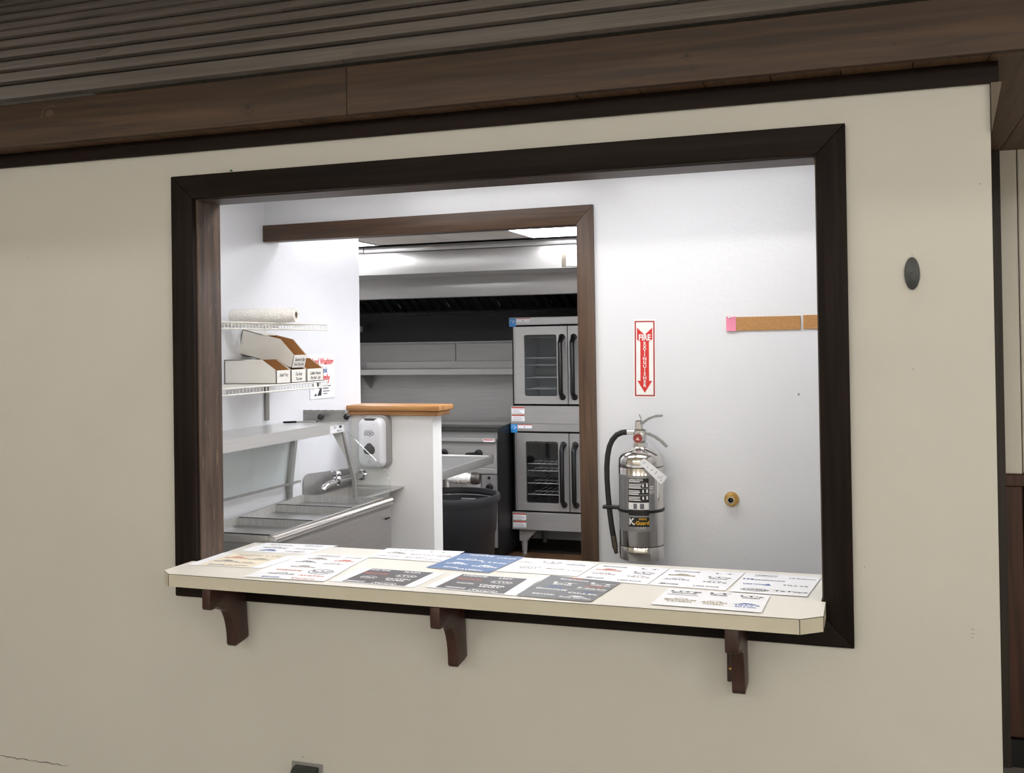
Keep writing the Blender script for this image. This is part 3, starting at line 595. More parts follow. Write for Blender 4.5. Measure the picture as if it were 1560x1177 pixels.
# ---- fire extinguisher
EX, EYc, EZ, ER = 1.567, .886, .936, .0905
t = thing('fire_extinguisher', (EX, EYc, EZ), 'polished steel fire extinguisher hung on the white wall with a black hose', 'fire extinguisher')
H = .375
b = MB(); b.lathe((EX, EYc, EZ), (EX, EYc, EZ+.470), [(0, ER*.86), (.012, ER*.985), (.03, ER), (.125, ER), (.130, ER*.985), (.135, ER), (.795, ER), (.800, ER*.985), (.806, ER), (.866, ER*.985), (.90, ER*.90), (.930, ER*.70), (.955, ER*.45), (.968, .026), (1, .022)], 48); part('cylinder', b, POLISH, t)
b = MB(); b.lathe((EX, EYc, EZ+.060), (EX, EYc, EZ+.063), [(0, ER+.0006), (1, ER+.0006)], 48, False); b.lathe((EX, EYc, EZ+.374), (EX, EYc, EZ+.3765), [(0, ER+.0006), (1, ER+.0006)], 48, False); part('weld_seam', b, mat('seam_brown', (88, 74, 64), 0.4, 0.6), t)
b = MB(); b.lathe((EX, EYc, EZ+.440), (EX, EYc, EZ+.472), [(0, .027), (.1, .031), (.9, .031), (1, .027)], 8); b.box(EX-.020, EX+.026, EYc-.022, EYc+.022, EZ+.472, EZ+.525, .006); b.box(EX-.017, EX+.012, EYc-.014, EYc+.014, EZ+.52, EZ+.560, .004); part('valve', b, CHROME, t)
b = MB(); b.lathe((EX-.001, EYc-.018, EZ+.490), (EX-.001, EYc-.038, EZ+.490), [(0, .020), (.8, .0215), (1, .0195)], 24); g = part('gauge', b, CHROME, t)
b = MB(); b.cyl((EX-.001, EYc-.037, EZ+.490), (EX-.001, EYc-.0385, EZ+.490), .0185, n=24); part('gauge_face', b, mat('gauge_red', (140, 52, 48), 0.4), g, 'dark red gauge face')
b = MB(); b.prism([(EX-.010, EYc-.0392, EZ+.483), (EX+.007, EYc-.0392, EZ+.482), (EX-.001, EYc-.0392, EZ+.496)], (0, .0004, 0)); part('gauge_mark', b, mat('gauge_pink', (226, 180, 170), 0.4), g)
def lever(pts, wd):
    b = MB(); P = [Vector(p) for p in pts]
    for a, c_ in zip(P, P[1:]):
        d = (c_-a).normalized(); n = Vector((-d.z, 0, d.x))*.005
        b.prism([a+Vector((0, -wd/2, 0))-n, c_+Vector((0, -wd/2, 0))-n*.8, c_+Vector((0, -wd/2, 0))+n*.8, a+Vector((0, -wd/2, 0))+n], (0, wd, 0))
    return b
part('carry_handle', lever([(EX+.010, EYc, EZ+.505), (EX+.034, EYc, EZ+.506), (EX+.062, EYc, EZ+.494), (EX+.088, EYc, EZ+.476), (EX+.110, EYc, EZ+.454)], .026), LEVER, t)
part('squeeze_lever', lever([(EX-.016, EYc, EZ+.532), (EX+.010, EYc, EZ+.548), (EX+.036, EYc, EZ+.566), (EX+.064, EYc, EZ+.577), (EX+.092, EYc, EZ+.579)], .024), LEVER, t)
b = MB(); b.tube([(EX+.006, EYc-.016, EZ+.545), (EX+.010, EYc-.018, EZ+.565), (EX+.002, EYc-.018, EZ+.585)], .0016, 6); part('safety_pin', b, CHROME, t)
hy = EYc-.012
hp = [(EX-.052, hy, EZ+.512), (EX-.072, hy, EZ+.510), (EX-.094, hy, EZ+.500), (EX-.112, hy, EZ+.480), (EX-.125, hy, EZ+.452), (EX-.133, hy, EZ+.415), (EX-.137, hy, EZ+.37), (EX-.137, hy, EZ+.32), (EX-.134, hy, EZ+.26), (EX-.128, hy, EZ+.19), (EX-.121, hy, EZ+.13), (EX-.114, hy, EZ+.085)]
b = MB(); b.tube(hp, .0115, 12); part('hose', b, RUBBER, t)
b = MB(); b.tube([(EX-.018, hy+.008, EZ+.512), (EX-.052, hy, EZ+.512)], .0105, 12); part('hose_fitting', b, CHROME, t)
b = MB(); b.tube([(EX-.1145, hy, EZ+.09), (EX-.1075, hy, EZ+.042)], [.012, .012], 12); b.tube([(EX-.1075, hy, EZ+.042), (EX-.103, hy, EZ+.018)], [.010, .007], 12); part('nozzle', b, mat('aged_brass', (110, 104, 92), 0.35, 0.9), t)
b = MB(); b.lathe((EX, EYc, EZ+.197), (EX, EYc, EZ+.208), [(0, ER+.0005), (0, ER+.004), (1, ER+.004), (1, ER+.0005)], 48, False)
b.box(EX-.155, EX-.086, hy-.016, hy+.016, EZ+.200, EZ+.214, .003); part('strap', b, BLACK, t)
def bend(th0, zc, d=.0008):
    return lambda x, y: Vector((EX+(ER+d)*math.sin(th0+x/ER), EYc-(ER+d)*math.cos(th0+x/ER), EZ+zc+y))
def wrap(b, x0, x1, z0, z1, fn, n=10):
    for i in range(n):
        a, c_ = x0+(x1-x0)*i/n, x0+(x1-x0)*(i+1)/n; flat(b, [(a, z0), (c_, z0), (c_, z1), (a, z1)], fn)
T0 = .12
b = MB(); wrap(b, -.108, .066, -.137, .085, bend(T0, .262), 20); lb = part('label', b, LABELG, t, 'silver printed wrap label')
b = MB(); wrap(b, -.044, .040, -.074, .074, bend(T0, .262, .0012)); wrap(b, -.044, .040, -.118, -.080, bend(T0, .262, .0012)); part('label_black', b, LABELB, lb)
b = MB(); wrap(b, -.043, .039, -.050, -.022, bend(T0, .262, .0016))
for i, wl in enumerate([.045, .0, .052, .048, .05, .0, .044, .046, .04, .0, .046, .044, .048]):
    if wl: wrap(b, -.041, -.041+wl, .060-i*.0062, .0632-i*.0062, bend(T0, .262, .0016), 5)
for z0 in (.048, .025, -.002): wrap(b, .014, .020, z0-.008, z0+.004, bend(T0, .262, .0016), 2); wrap(b, .029, .036, z0-.008, z0+.006, bend(T0, .262, .0016), 2)
wrap(b, -.042, .038, .0555, .0563, bend(T0, .262, .0016)); wrap(b, -.042, .038, .0345, .0353, bend(T0, .262, .0016)); wrap(b, -.042, .038, .0085, .0093, bend(T0, .262, .0016))
wrap(b, .044, .062, .030, .043, bend(T0, .262, .0016), 3); wrap(b, .044, .062, .014, .024, bend(T0, .262, .0016), 3)
part('label_white', b, INKW, lb)
b = MB()
wrap(b, -.022, -.008, -.047, -.026, bend(T0, .262, .0020), 2); wrap(b, .004, .020, -.047, -.026, bend(T0, .262, .0020), 2)
for i in range(5): wrap(b, .047+.003*i, .0485+.003*i, .033, .040, bend(T0, .262, .0020), 1)
wrap(b, .047, .060, .017, .021, bend(T0, .262, .0020), 1)
for i in range(14): wrap(b, .044, .062, .006-i*.0055, .0077-i*.0055, bend(T0, .262, .0014), 2)
for i in range(22): wrap(b, -.066, -.047, .074-i*.0065, .0768-i*.0065, bend(T0, .262, .0014), 2)
part('label_print', b, INKG, lb)
b = MB(); stamp(b, text_geo('K', .036, 'LEFT', .03), bend(T0, .262, .0018), (-.0425, -.099)); part('label_letter', b, INKW, lb, smooth=0); b = MB(); stamp(b, text_geo('OPERATING', .0105, 'LEFT', .02), bend(T0, .262, .0018), (-.041, .0675)); part('label_text', b, INKW, lb, smooth=0)
b = MB(); stamp(b, text_geo('-Guard', .0205, 'LEFT', .035), bend(T0, .262, .0018), (-.0205, -.1030)); part('label_word', b, YEL, lb, smooth=0); b = MB(); stamp(b, text_geo('ANSUL', .0105, 'CENTER', .03), bend(T0, .262, .0018), (.014, -.0870)); part('label_text', b, YEL, lb, smooth=0)
b = MB(); wrap(b, -.014, .026, -.005, .003, bend(T0, .142, .0008), 4); wrap(b, -.014, -.006, .003, .006, bend(T0, .142, .0008), 1); part('sticker', b, INKW, t)
b = MB(); wrap(b, .078, .088, .255, .325, bend(T0, 0, .0008), 2); part('sticker', b, INKW, t)
# inspection tag
tg = [Vector(p) for p in ((1.580, .785, 1.337), (1.604, .785, 1.354), (1.694, .790, 1.281), (1.668, .790, 1.252))]
b = MB(); b.prism(tg, (0, .0006, 0)); tp = part('inspection_tag', b, PAPER, t, 'white hanging inspection tag')
def tagf(u, v):
    p = (tg[0]*(1-v)+tg[1]*v)*(1-u)+(tg[3]*(1-v)+tg[2]*v)*u; return p+Vector((0, -.0006, 0))
b = MB()
for u in (.12, .30, .46, .62, .78, .85, .91):
    q = random.uniform(.15, .4); flat(b, rect(u, u+.016, q, q+random.uniform(.2, .45)), tagf)
part('tag_print', b, INKG, tp)

# ================================================================== LEFT SIDE: WIRE SHELVES, BINS, TOWEL ROLL, POSTER
def wire_shelf(z, lab):
    t = thing('wire_shelf', (LX, .62, z), lab, 'shelf', 'white wire shelves'); y0, y1, xf = .165, 1.08, .030
    b = MB(); n = int((y1-y0)/.0245)
    for i in range(n+1):
        y = y0+(y1-y0)*i/n; b.tube([(LX+.008, y, z), (xf, y, z), (xf+.002, y, z-.027)], .0026, 4, False)
    part('deck_wires', b, WIRE, t, kind='stuff')
    for nm, x, zz in (('front_rail', xf+.001, z-.002), ('lip_rail', xf+.002, z-.028), ('middle_rail', -.10, z-.004), ('back_rail', LX+.008, z-.004)):
        b = MB(); b.tube([(x, y0-.003, zz), (x, y1+.003, zz)], .0040, 6); part(nm, b, WIRE, t)
    b = MB(); b.tube([(LX+.003, .97, z-.010), (LX+.003, .97, z-.05)], .005, 6); part('wall_bracket', b, WIRE, t); return t
wire_shelf(1.9185, 'upper white wire shelf holding a paper towel roll')
wire_shelf(1.6520, 'lower white wire shelf holding cardboard bins')
b = MB(); b.box(LX+.0005, LX+.012, .955, .985, 1.47, 1.64, .002); solo('shelf_standard', b, GREYP, (LX, .97, 1.47), 'grey metal shelf standard below the lower wire shelf', 'shelf standard')
# paper towel roll
RX, RY, RZ = .115, .66, 1.9515
t = thing('paper_towel_roll', (RX-.14, RY, 1.922), 'white paper towel roll lying on the upper wire shelf', 'paper towels')
ax0, ax1 = Vector((RX-.300, RY-.03, RZ)), Vector((RX, RY+.01, RZ))
b = MB(); b.lathe(ax0, ax1, [(0, .014), (0, .030), (.01, .031), (.99, .031), (1, .030), (1, .0145), (.6, .0145)], 28, False); part('paper', b, TOWEL, t)
b = MB(); b.lathe(ax0, ax1, [(.02, .0135), (.998, .0135), (.998, .0150), (.02, .0150)], 20, False); part('core', b, TUBE, t)
# cardboard bins
def bin_box(lab, y0, y1, words, frame, hf=.058, hb=.106, L=.262, cut=.19):
    """frame: function (x,y,z local) -> world; x runs from the wall to the label end"""
    o = frame(0, (y0+y1)/2, 0); t = thing('cardboard_bin', o, lab, 'bin', 'cardboard parts bins on the lower shelf')
    T = .003
    prof = [(0, 0), (0, hb), (cut, hb), (L, hf), (L, 0)]
    b = MB()
    for ya, yb in ((y0, y0+T), (y1-T, y1)): 
        b.prism([frame(x, ya, z) for x, z in prof], frame(0, yb, 0)-frame(0, ya, 0))
    b.prism([frame(x, y0, z) for x, z in ((0, 0), (L, 0), (L, T), (0, T))], frame(0, y1, 0)-frame(0, y0, 0))
    b.prism([frame(x, y0, z) for x, z in ((0, 0), (T, 0), (T, hb), (0, hb))], frame(0, y1, 0)-frame(0, y0, 0))
    b.prism([frame(x, y0, z) for x, z in ((L-T, 0), (L, 0), (L, hf), (L-T, hf))], frame(0, y1, 0)-frame(0, y0, 0))
    b.prism([frame(x, y0, z) for x, z in ((0, hb-T), (cut*.55, hb-T), (cut*.55, hb), (0, hb))], frame(0, y1, 0)-frame(0, y0, 0))
    part('shell', b, CARD, t)
    b = MB(); e = .0006
    pr2 = [(T+e, T+e), (T+e, hb-T-e), (cut, hb-.001), (L-T-e, hf-.001), (L-T-e, T+e)]
    b.face([frame(x, y1-T-e, z) for x, z in pr2]); b.face([frame(x, y0+T+e, z) for x, z in pr2])
    b.face([frame(x, y, T+e) for x, y in ((T, y0+T), (L-T, y0+T), (L-T, y1-T), (T, y1-T))])
    b.face([frame(L-T-e, y, z) for y, z in ((y0+T, T), (y1-T, T), (y1-T, hf-.001), (y0+T, hf-.001))])
    for ya, yb in ((y0+.0004, y0+T-.0004), (y1-T+.0004, y1-.0004)):
        b.face([frame(cut, ya, hb+e), frame(L, ya, hf+e), frame(L, yb, hf+e), frame(cut, yb, hb+e)])
    part('brown_lining', b, KRAFT, t, 'bare brown inside')
    b = MB()
    for i, wd in enumerate(words):
        g = text_geo(wd, .020, 'CENTER', .015, .35, .8); xs = [p[0] for p in g[0]]; k = min(1.0, (y1-y0)*.78/(max(xs)-min(xs)))
        stamp(b, ([(x*k, y) for x, y in g[0]], g[1]), lambda x, y: frame(L+.0006, (y0+y1)/2+x, hf*.64-i*.021+y))
    part('handwriting', b, INK, t, smooth=0)
SZ0 = 1.6545
fl = lambda x, y, z: Vector((-.232+x, y, SZ0+z))
bin_box('near white cardboard bin on the lower shelf, its long side toward the opening', .642, .757, ['Small Tray'], fl)
bin_box('middle white cardboard bin under the tilted one', .764, .886, ['Tea Pack', 'Tea tins'], fl)
bin_box('farthest white cardboard bin beside the hand washing poster', .899, 1.048, ['Coffee Packets', 'Pot Roll - 2pk'], fl)
ta = math.radians(13.5)
def ft(x, y, z):
    px, pz = x-.285, z
    return Vector((.028+px*math.cos(ta)+pz*math.sin(ta), y, SZ0+.0660-px*math.sin(ta)+pz*math.cos(ta)))
bin_box('tilted white cardboard bin lying on top of the others', .771, .880, ['Sandwich Bag', 'Food Tray Liner'], ft, .058, .112, .285, .20)
# poster on the left wall
def pos(x, y, d=.0): return Vector((LX+.0015+d+.012*max(0, (-.04-y))**1.2*2, 1.500+x, 1.660+y))
t = thing('hand_washing_poster', (LX, 1.5, 1.66), 'white hand washing poster on the left wall', 'poster')
b = MB()
for i in range(6): 
    z0, z1 = -.115+.23*i/6, -.115+.23*(i+1)/6
    b.face([pos(-.125, z0), pos(.13, z0), pos(.13, z1), pos(-.125, z1)])
part('sheet', b, PAPER, t)
for wd, ink, y, sz, x in (('Hand Washing', RED, .075, .046, .0), ('Sink', INKB, .030, .040, .02), ('Only', RED, -.010, .050, .03)):
    b = MB(); g = text_geo(wd, sz, 'CENTER', .03); xs = [p[0] for p in g[0]]; k = min(1, .235/(max(xs)-min(xs)))
    stamp(b, ([(a*k, c_) for a, c_ in g[0]], g[1]), lambda x_, y_: pos(x_, y_, .0009), (x, y)); part('lettering', b, ink, t, smooth=0)
b = MB(); fp = lambda x, y: pos(x, y, .0009)
for q in ([(-.10, -.035), (-.085, -.035), (-.095, -.075)], [(-.06, -.03), (-.02, -.03), (-.03, -.065), (-.05, -.06)], [(-.09, -.10), (-.06, -.10), (-.065, -.085)], [(-.055, -.10), (-.012, -.10), (-.006, -.045), (-.03, -.07)]): flat(b, q, fp)
part('pictogram', b, INK, t)
b = MB()
for i, wd in enumerate((.085, .06, .07, .045)): flat(b, rect(.005, .005+wd, -.055-i*.013, -.050-i*.013), fp)
part('small_print', b, INKG, t)

# ================================================================== STEAM TABLE
TZ = 1.082; TX0, TX1, TY0, TY1 = -.225, .283, .372, 1.258
t = thing('steam_table', (.03, .8, 0), 'stainless steam table with open pans and an overshelf along the left wall', 'steam table')
def settle(mb):
    # the table top leans a little towards its near end and tapers there, as the photograph's edge line shows
    for v in mb.b.verts:
        k = (1.258-v.co.y)/.886; v.co.z -= .030*k*min(1, v.co.z/1.05); v.co.x -= (v.co.x+.225)/.508*.092*k
    return mb
b = MB(); PXL, PXR = TX0+.025, TX1-.045
b.box(TX0, PXL, .366, TY1, TZ-.028, TZ, .003); b.box(PXR, TX1, .366, TY1, TZ-.028, TZ, .003)
for a, c_ in ((.366, .392), (.674, .682), (.980, .988), (1.238, TY1)): b.box(PXL, PXR, a, c_, TZ-.028, TZ)
part('top_frame', settle(b), STEELY, t)
for a, c_ in ((.386, .676), (.680, .982), (.986, 1.240)):
    b = MB(); e = .004; z1, z0 = TZ+.0035, TZ-.14; x0, x1 = PXL+.006, PXR-.006; y0, y1 = a+.006, c_-.004; k = .022
    i0 = [(x0, y0), (x1, y0), (x1, y1), (x0, y1)]; i1 = [(x0+k, y0+k), (x1-k, y0+k), (x1-k, y1-k), (x0+k, y1-k)]
    o0 = [(x0-.012, y0-.004), (x1+.012, y0-.004), (x1+.012, y1+.002), (x0-.012, y1+.002)]
    for j in range(4):
        n_ = (j+1) % 4
        b.face([(*i0[j], z1), (*i0[n_], z1), (*i1[n_], z0), (*i1[j], z0)])
        b.face([(*o0[j], z1-.001), (*o0[n_], z1-.001), (*i0[n_], z1), (*i0[j], z1)])
        b.face([(*o0[j], z1-.001), (*o0[n_], z1-.001), (*o0[n_], z1-.004), (*o0[j], z1-.004)])
    b.face([(*p, z0) for p in i1]); part('steam_pan', settle(b), PAN, t)
for y in (.390, .6835, .9895):  # solid dark strips stand for the shade under each pan's rim lip
    b = MB(); b.box(PXL+.01, PXR-.01, y-.0035, y+.001, TZ+.001, TZ+.0042); part('pan_rim_shade', settle(b), DARK, t, 'dark strip painting the shade under the pan rim')
b = MB()
for z0, r, x in ((TZ-.010, .0035, TX1+.001), (TZ+.003, .0035, TX1-.012), (TZ+.003, .003, TX1-.024)): b.tube([(x, .366, z0), (x, TY1, z0)], r, 8)
part('rolled_edge', settle(b), POLISH, t)
b = MB(); b.box(TX0+.01, TX1-.012, TY0, TY1-.004, .16, TZ-.0285, .003); part('body', settle(b), STEELD, t)
b = MB(); b.box(TX1-.0115, TX1-.006, TY0+.01, TY1-.016, .20, TZ-.040); part('side_panel', settle(b), steel('side_steel', (172, 168, 166), .34, 1), t)
b = MB(); b.box(TX1-.0055, TX1-.004, 1.02, 1.075, .700, .760); part('rating_label', settle(b), PAPER, t, 'small white rating label')
b = MB(); b.tube([(TX1-.004, 1.19, TZ-.085), (TX1+.006, 1.19, TZ-.085)], .005, 8); b.tube([(TX1-.004, 1.21, TZ-.085), (TX1+.006, 1.21, TZ-.085)], .004, 8); part('latch', settle(b), BLACK, t)
for x in (TX0+.05, TX1-.16):
    for y in (TY0+.05, TY1-.06):
        b = MB(); b.cyl((x, y, 0), (x, y, .165), .016, .02, 12); part('leg', b, STEEL, t)
# overshelf with legs and guards
OX0, OX1, OZ = -.228, .046, 1.4495
b = MB(); b.box(OX0, OX1, .17, 1.222, OZ-.003, OZ); b.box(OX1-.003, OX1, .17, 1.222, OZ-.050, OZ-.003); b.box(OX0, OX0+.003, .17, 1.222, OZ-.05, OZ-.003); b.box(OX0+.003, OX1-.003, 1.219, 1.222, OZ-.05, OZ-.003); part('overshelf', b, steel('shelf_steel', (222, 221, 220), .3, 1), t)
b = MB(); b.prism([(-.230, 1.196, OZ-.05), (-.230, 1.222, OZ-.05), (-.230, 1.160, TZ+.05), (-.230, 1.160, TZ), (-.230, 1.136, TZ), (-.230, 1.134, TZ+.05)], (.020, 0, 0)); part('shelf_leg', b, STEELD, t)
b = MB(); b.prism([(.043, 1.20, OZ-.04), (.028, 1.20, OZ-.04), (.090, 1.20, 1.17), (.094, 1.20, TZ), (.110, 1.20, TZ), (.107, 1.20, 1.17)], (0, .018, 0)); part('shelf_leg', b, STEELD, t)
b = MB(); b.prism([(-.012, 1.197, OZ-.052), (.036, 1.197, OZ-.052), (.062, 1.197, OZ-.175)], (0, .003, 0)); part('gusset', b, mat('gusset_bright', (226, 226, 226), .3, .3), t)
b = MB(); b.prism([(-.214, .18, OZ-.05), (-.208, .18, OZ-.05), (-.190, .18, 1.162), (-.196, .18, 1.162)], (0, 1.02, 0)); part('wall_side_guard', b, GLASSC, t, 'clear glass guard under the overshelf')
b = MB(); b.box(-.199, -.187, .18, 1.20, 1.152, 1.162); part('guard_channel', b, STEELD, t)
gp = [(.048, OZ-.05), (.090, OZ-.088), (.150, OZ-.140), (.205, OZ-.190), (.245, OZ-.232), (.268, OZ-.270), (.276, OZ-.31), (.278, TZ+.004), (.115, TZ+.004), (.113, 1.17)]
b = MB(); b.prism([(x, 1.236, z) for x, z in gp], (0, .005, 0)); part('end_guard', b, GLASSC, t, 'clear curved end guard')
b = MB(); b.tube([(x, 1.2385, z) for x, z in gp[:8]], .0012, 6); part('guard_edge', b, glass('guard_edge', (226, 232, 230), .08), t)
b = MB(); b.box(OX1, OX1+.0012, 1.075, 1.205, OZ-.046, OZ-.012); part('shelf_label', b, PAPER, t, 'white sticker on the shelf edge')
b = MB(); f_ = lambda x, y: Vector((OX1+.0018, 1.14+x, OZ-.029+y))
stamp(b, text_geo('ZO-', .016, 'CENTER'), f_, (-.02, .007)); flat(b, rect(.02, .045, .002, .014), f_); flat(b, rect(.0, .008, -.013, -.006), f_); flat(b, rect(.013, .021, -.013, -.006), f_); flat(b, rect(.035, .041, -.014, -.005), f_); part('label_print', b, INK, t)
# pen on the overshelf
t = thing('pen', (-.14, 1.11, OZ), 'clear ballpoint pen with a black cap on the overshelf', 'pen')
pa, pb = Vector((-.207, 1.075, OZ+.0045)), Vector((-.060, 1.150, OZ+.0045)); d = pb-pa
b = MB(); b.lathe(pa, pa+d*.38, [(0, .0035), (.05, .0045), (1, .0052)], 10); part('cap', b, BLACK, t)
b = MB(); b.lathe(pa+d*.38, pa+d*.95, [(0, .0038), (1, .0038)], 10); part('barrel', b, mat('pen_clear', (176, 178, 182), .15), t)
b = MB(); b.lathe(pa+d*.95, pb, [(0, .004), (1, .003)], 10); part('plug', b, BLACK, t)
# steel bracket with two black knobs standing on the back of the overshelf
t = thing('knob_bracket', (-.14, 1.21, OZ), 'bent steel plate with two black ball knobs at the back end of the overshelf', 'bracket plate')
kp = [(-.157, 1.175)] + [(-.147+.039*i, 1.178+.002*i) for i in range(6)] + [(.062, 1.190), (.070, 1.203), (.068, 1.214)]
b = MB()
for (x0, y0), (x1, y1) in zip(kp, kp[1:]):
    b.prism([(x0, y0, OZ+.0005), (x1, y1, OZ+.0005), (x1, y1, OZ+.058), (x0, y0, OZ+.056)], (0, .003, 0))
part('plate', b, STEELD, t)
for x, y in ((-.050, 1.168), (.078, 1.190)):
    b = MB(); b.ball((x, y-.012, OZ+.026), .0155); b.cyl((x, y-.004, OZ+.026), (x, y+.022, OZ+.026), .006, n=10); part('knob', b, BLACK, t)

# ================================================================== HAND SINK AND SOAP DISPENSER
t = thing('hand_sink', (-.08, 1.55, .8), 'stainless hand sink in the corner of the left wall and half wall', 'sink')
SKZ = 1.060; sx0, sx1, sy0, sy1 = -.230, .080, 1.292, EY-.002
b = MB(); b.box(sx0, sx1, sy0, sy0+.03, SKZ-.010, SKZ, .003); b.box(sx0, sx0+.03, sy0+.03, sy1-.11, SKZ-.010, SKZ, .002); b.box(sx1-.03, sx1, sy0+.03, sy1-.11, SKZ-.010, SKZ, .002); b.box(sx0, sx1, sy1-.11, sy1, SKZ-.010, SKZ, .003); part('deck', b, STEEL, t)
b = MB(); i0 = [(sx0+.03, sy0+.03), (sx1-.03, sy0+.03), (sx1-.03, sy1-.11), (sx0+.03, sy1-.11)]; i1 = [(x*.8-.015, 1.50+(y-1.50)*.8) for x, y in i0]
for j in range(4): b.face([(*i0[j], SKZ-.002), (*i0[(j+1) % 4], SKZ-.002), (*i1[(j+1) % 4], SKZ-.16), (*i1[j], SKZ-.16)])
b.face([(*p, SKZ-.16) for p in i1]); part('bowl', b, STEEL, t)
b = MB(); k = [(sy0, SKZ), (sy0, SKZ+.07)]+[(sy0+.05-.05*math.cos(PI/2*i/5), SKZ+.07+.045*math.sin(PI/2*i/5)) for i in range(1, 6)]+[(sy1-.03, SKZ+.090), (sy1-.01, SKZ+.085), (sy1, SKZ+.07), (sy1, SKZ)]
b.prism([(sx0-.003, y, z) for y, z in k], (.006, 0, 0), .001); part('side_splash', b, STEELD, t)
b = MB(); b.prism([(sx0, sy1-.004, SKZ-.010), (sx0+.12, sy1-.004, SKZ-.010), (sx0, sy1-.004, SKZ-.20)], (0, .004, 0)); part('mount_bracket', b, STEELD, t)
fx = -.172
b = MB(); b.lathe((fx, EY, 1.112), (fx, EY-.012, 1.112), [(0, .030), (.6, .030), (1, .024)], 18); b.tube([(fx, EY-.01, 1.112), (fx, 1.60, 1.116)], .017, 12); b.lathe((fx, 1.535, 1.095), (fx, 1.535, 1.140), [(0, .018), (.2, .024), (.8, .024), (1, .017)], 16); f = part('faucet', b, CHROME, t)
b = MB(); b.tube([(fx, 1.60, 1.116), (fx, 1.52, 1.116), (fx, 1.45, 1.112), (fx, 1.40, 1.100), (fx, 1.385, 1.085)], [.017, .016, .0155, .015, .014], 12); part('spout', b, CHROME, f)
b = MB(); b.ball((fx, 1.535, 1.152), .024, (1, 1, .85)); b.tube([(fx, 1.535, 1.160), (fx, 1.480, 1.172)], [.008, .006], 8); part('faucet_handle', b, CHROME, f)
b = MB(); b.cyl((fx, 1.50, SKZ-.16), (fx, 1.50, SKZ-.30), .02); part('drain', b, CHROME, t)
# soap dispenser
t = thing('soap_dispenser', (-.075, EY, 1.153), 'white touch-free soap dispenser on the half wall', 'soap dispenser')
gx0, gx1, gz0, gz1 = -.146, .013, 1.158, 1.441; gc = (gx0+gx1)/2; gh = (gx1-gx0)/2; gzc = (gz0+gz1)/2
b = MB(); b.prism([(x, EY-.055, z) for x, z in rrect(gc, gzc, gh, (gz1-gz0)/2, .038, 6)], (0, .054, 0), .006); part('back_shell', b, GREYP, t, 'grey back shell')
b = MB()
lv = [(EY-.050, 1.0), (EY-.080, .985), (EY-.098, .93), (EY-.106, .80)]
rings = [[(gc-.006+(x-gc)*k_*.93, y, gzc-.005+(z-gzc)*k_*.95) for x, z in rrect(gc, gzc, gh, (gz1-gz0)/2, .040, 6)] for y, k_ in lv]
R_ = [[b.b.verts.new(p) for p in r] for r in rings]
for a, c_ in zip(R_, R_[1:]):
    for i in range(len(a)): b.b.faces.new((a[i], a[(i+1) % len(a)], c_[(i+1) % len(a)], c_[i]))
b.b.faces.new(R_[-1]); part('front_cover', b, WPLAS, t, smooth=50)
gy = EY-.1066
b = MB(); b.prism([(gc-.006+x, gy-.004, 1.262+z) for x, z in ((-.030, .012), (-.034, -.006), (-.026, -.022), (0, -.027), (.026, -.022), (.034, -.006), (.030, .012), (.008, .034), (-.008, .034))], (0, .006, 0), .002); part('sensor_window', b, SMOKE, t)
b = MB(); b.prism([(gc-.006+x, EY-.102, 1.421+z) for x, z in ((-.036, .006), (.036, .006), (.026, -.006), (-.026, -.006))], (0, .03, 0), .002); part('latch', b, SMOKE, t)
b = MB(); stamp(b, text_geo('GOJO', .027, 'CENTER', .02, .1, .85), lambda x, y: Vector((gc-.008+x, gy-.0006, 1.345+y))); flat(b, rect(-.028, .02, .0, .0025), lambda x, y: Vector((gc-.006+x, gy-.0006, 1.360+y))); part('lettering', b, INKG, t, smooth=0)
b = MB(); flat(b, rect(-.022, .022, 0, .002), lambda x, y: Vector((gc-.006+x, gy-.0006, 1.223+y))); flat(b, rect(-.018, .018, 0, .002), lambda x, y: Vector((gc-.006+x, gy-.0006, 1.218+y))); flat(b, [(-.012, 0), (0, -.014), (.012, 0), (0, .012)], lambda x, y: Vector((gc-.006+x, gy-.0006, 1.200+y))); part('small_print', b, mat('faint_ink', (186, 186, 190), .5), t)

# ================================================================== KITCHEN
# trash can
kx, ky = -.195, 3.135
t = thing('trash_can', (kx, ky, 0), 'large round charcoal trash can beyond the half wall', 'trash can')
b = MB(); b.lathe((kx, ky, .012), (kx, ky, .805), [(0, .24), (.04, .255), (.70, .284), (.715, .292), (.96, .304), (.96, .294), (.70, .274), (.06, .243), (.05, .01)], 40, False); b.lathe((kx, ky, .012), (kx, ky, .03), [(0, .24), (1, .24)], 40); part('body', b, CANM, t)
b = MB(); b.lathe((kx, ky, .778), (kx, ky, .822), [(0, .305), (0, .318), (.6, .323), (1, .318), (1, .300), (.3, .297)], 40, False); part('rim', b, CANM, t)
b = MB(); b.box(kx-.05, kx+.06, ky+.270, ky+.292, .728, .752, .005); part('inner_grip', b, mat('grip_reflection', (110, 112, 116), .35), t)  # lighter grey paints the bright reflection on the grip
b = MB(); b.prism([(kx+.03+x, ky-.300, .30+z) for x, z in rrect(0, 0, .09, .10, .05, 6)], (0, .06, 0), .004); part('side_grip', b, CANM, t)
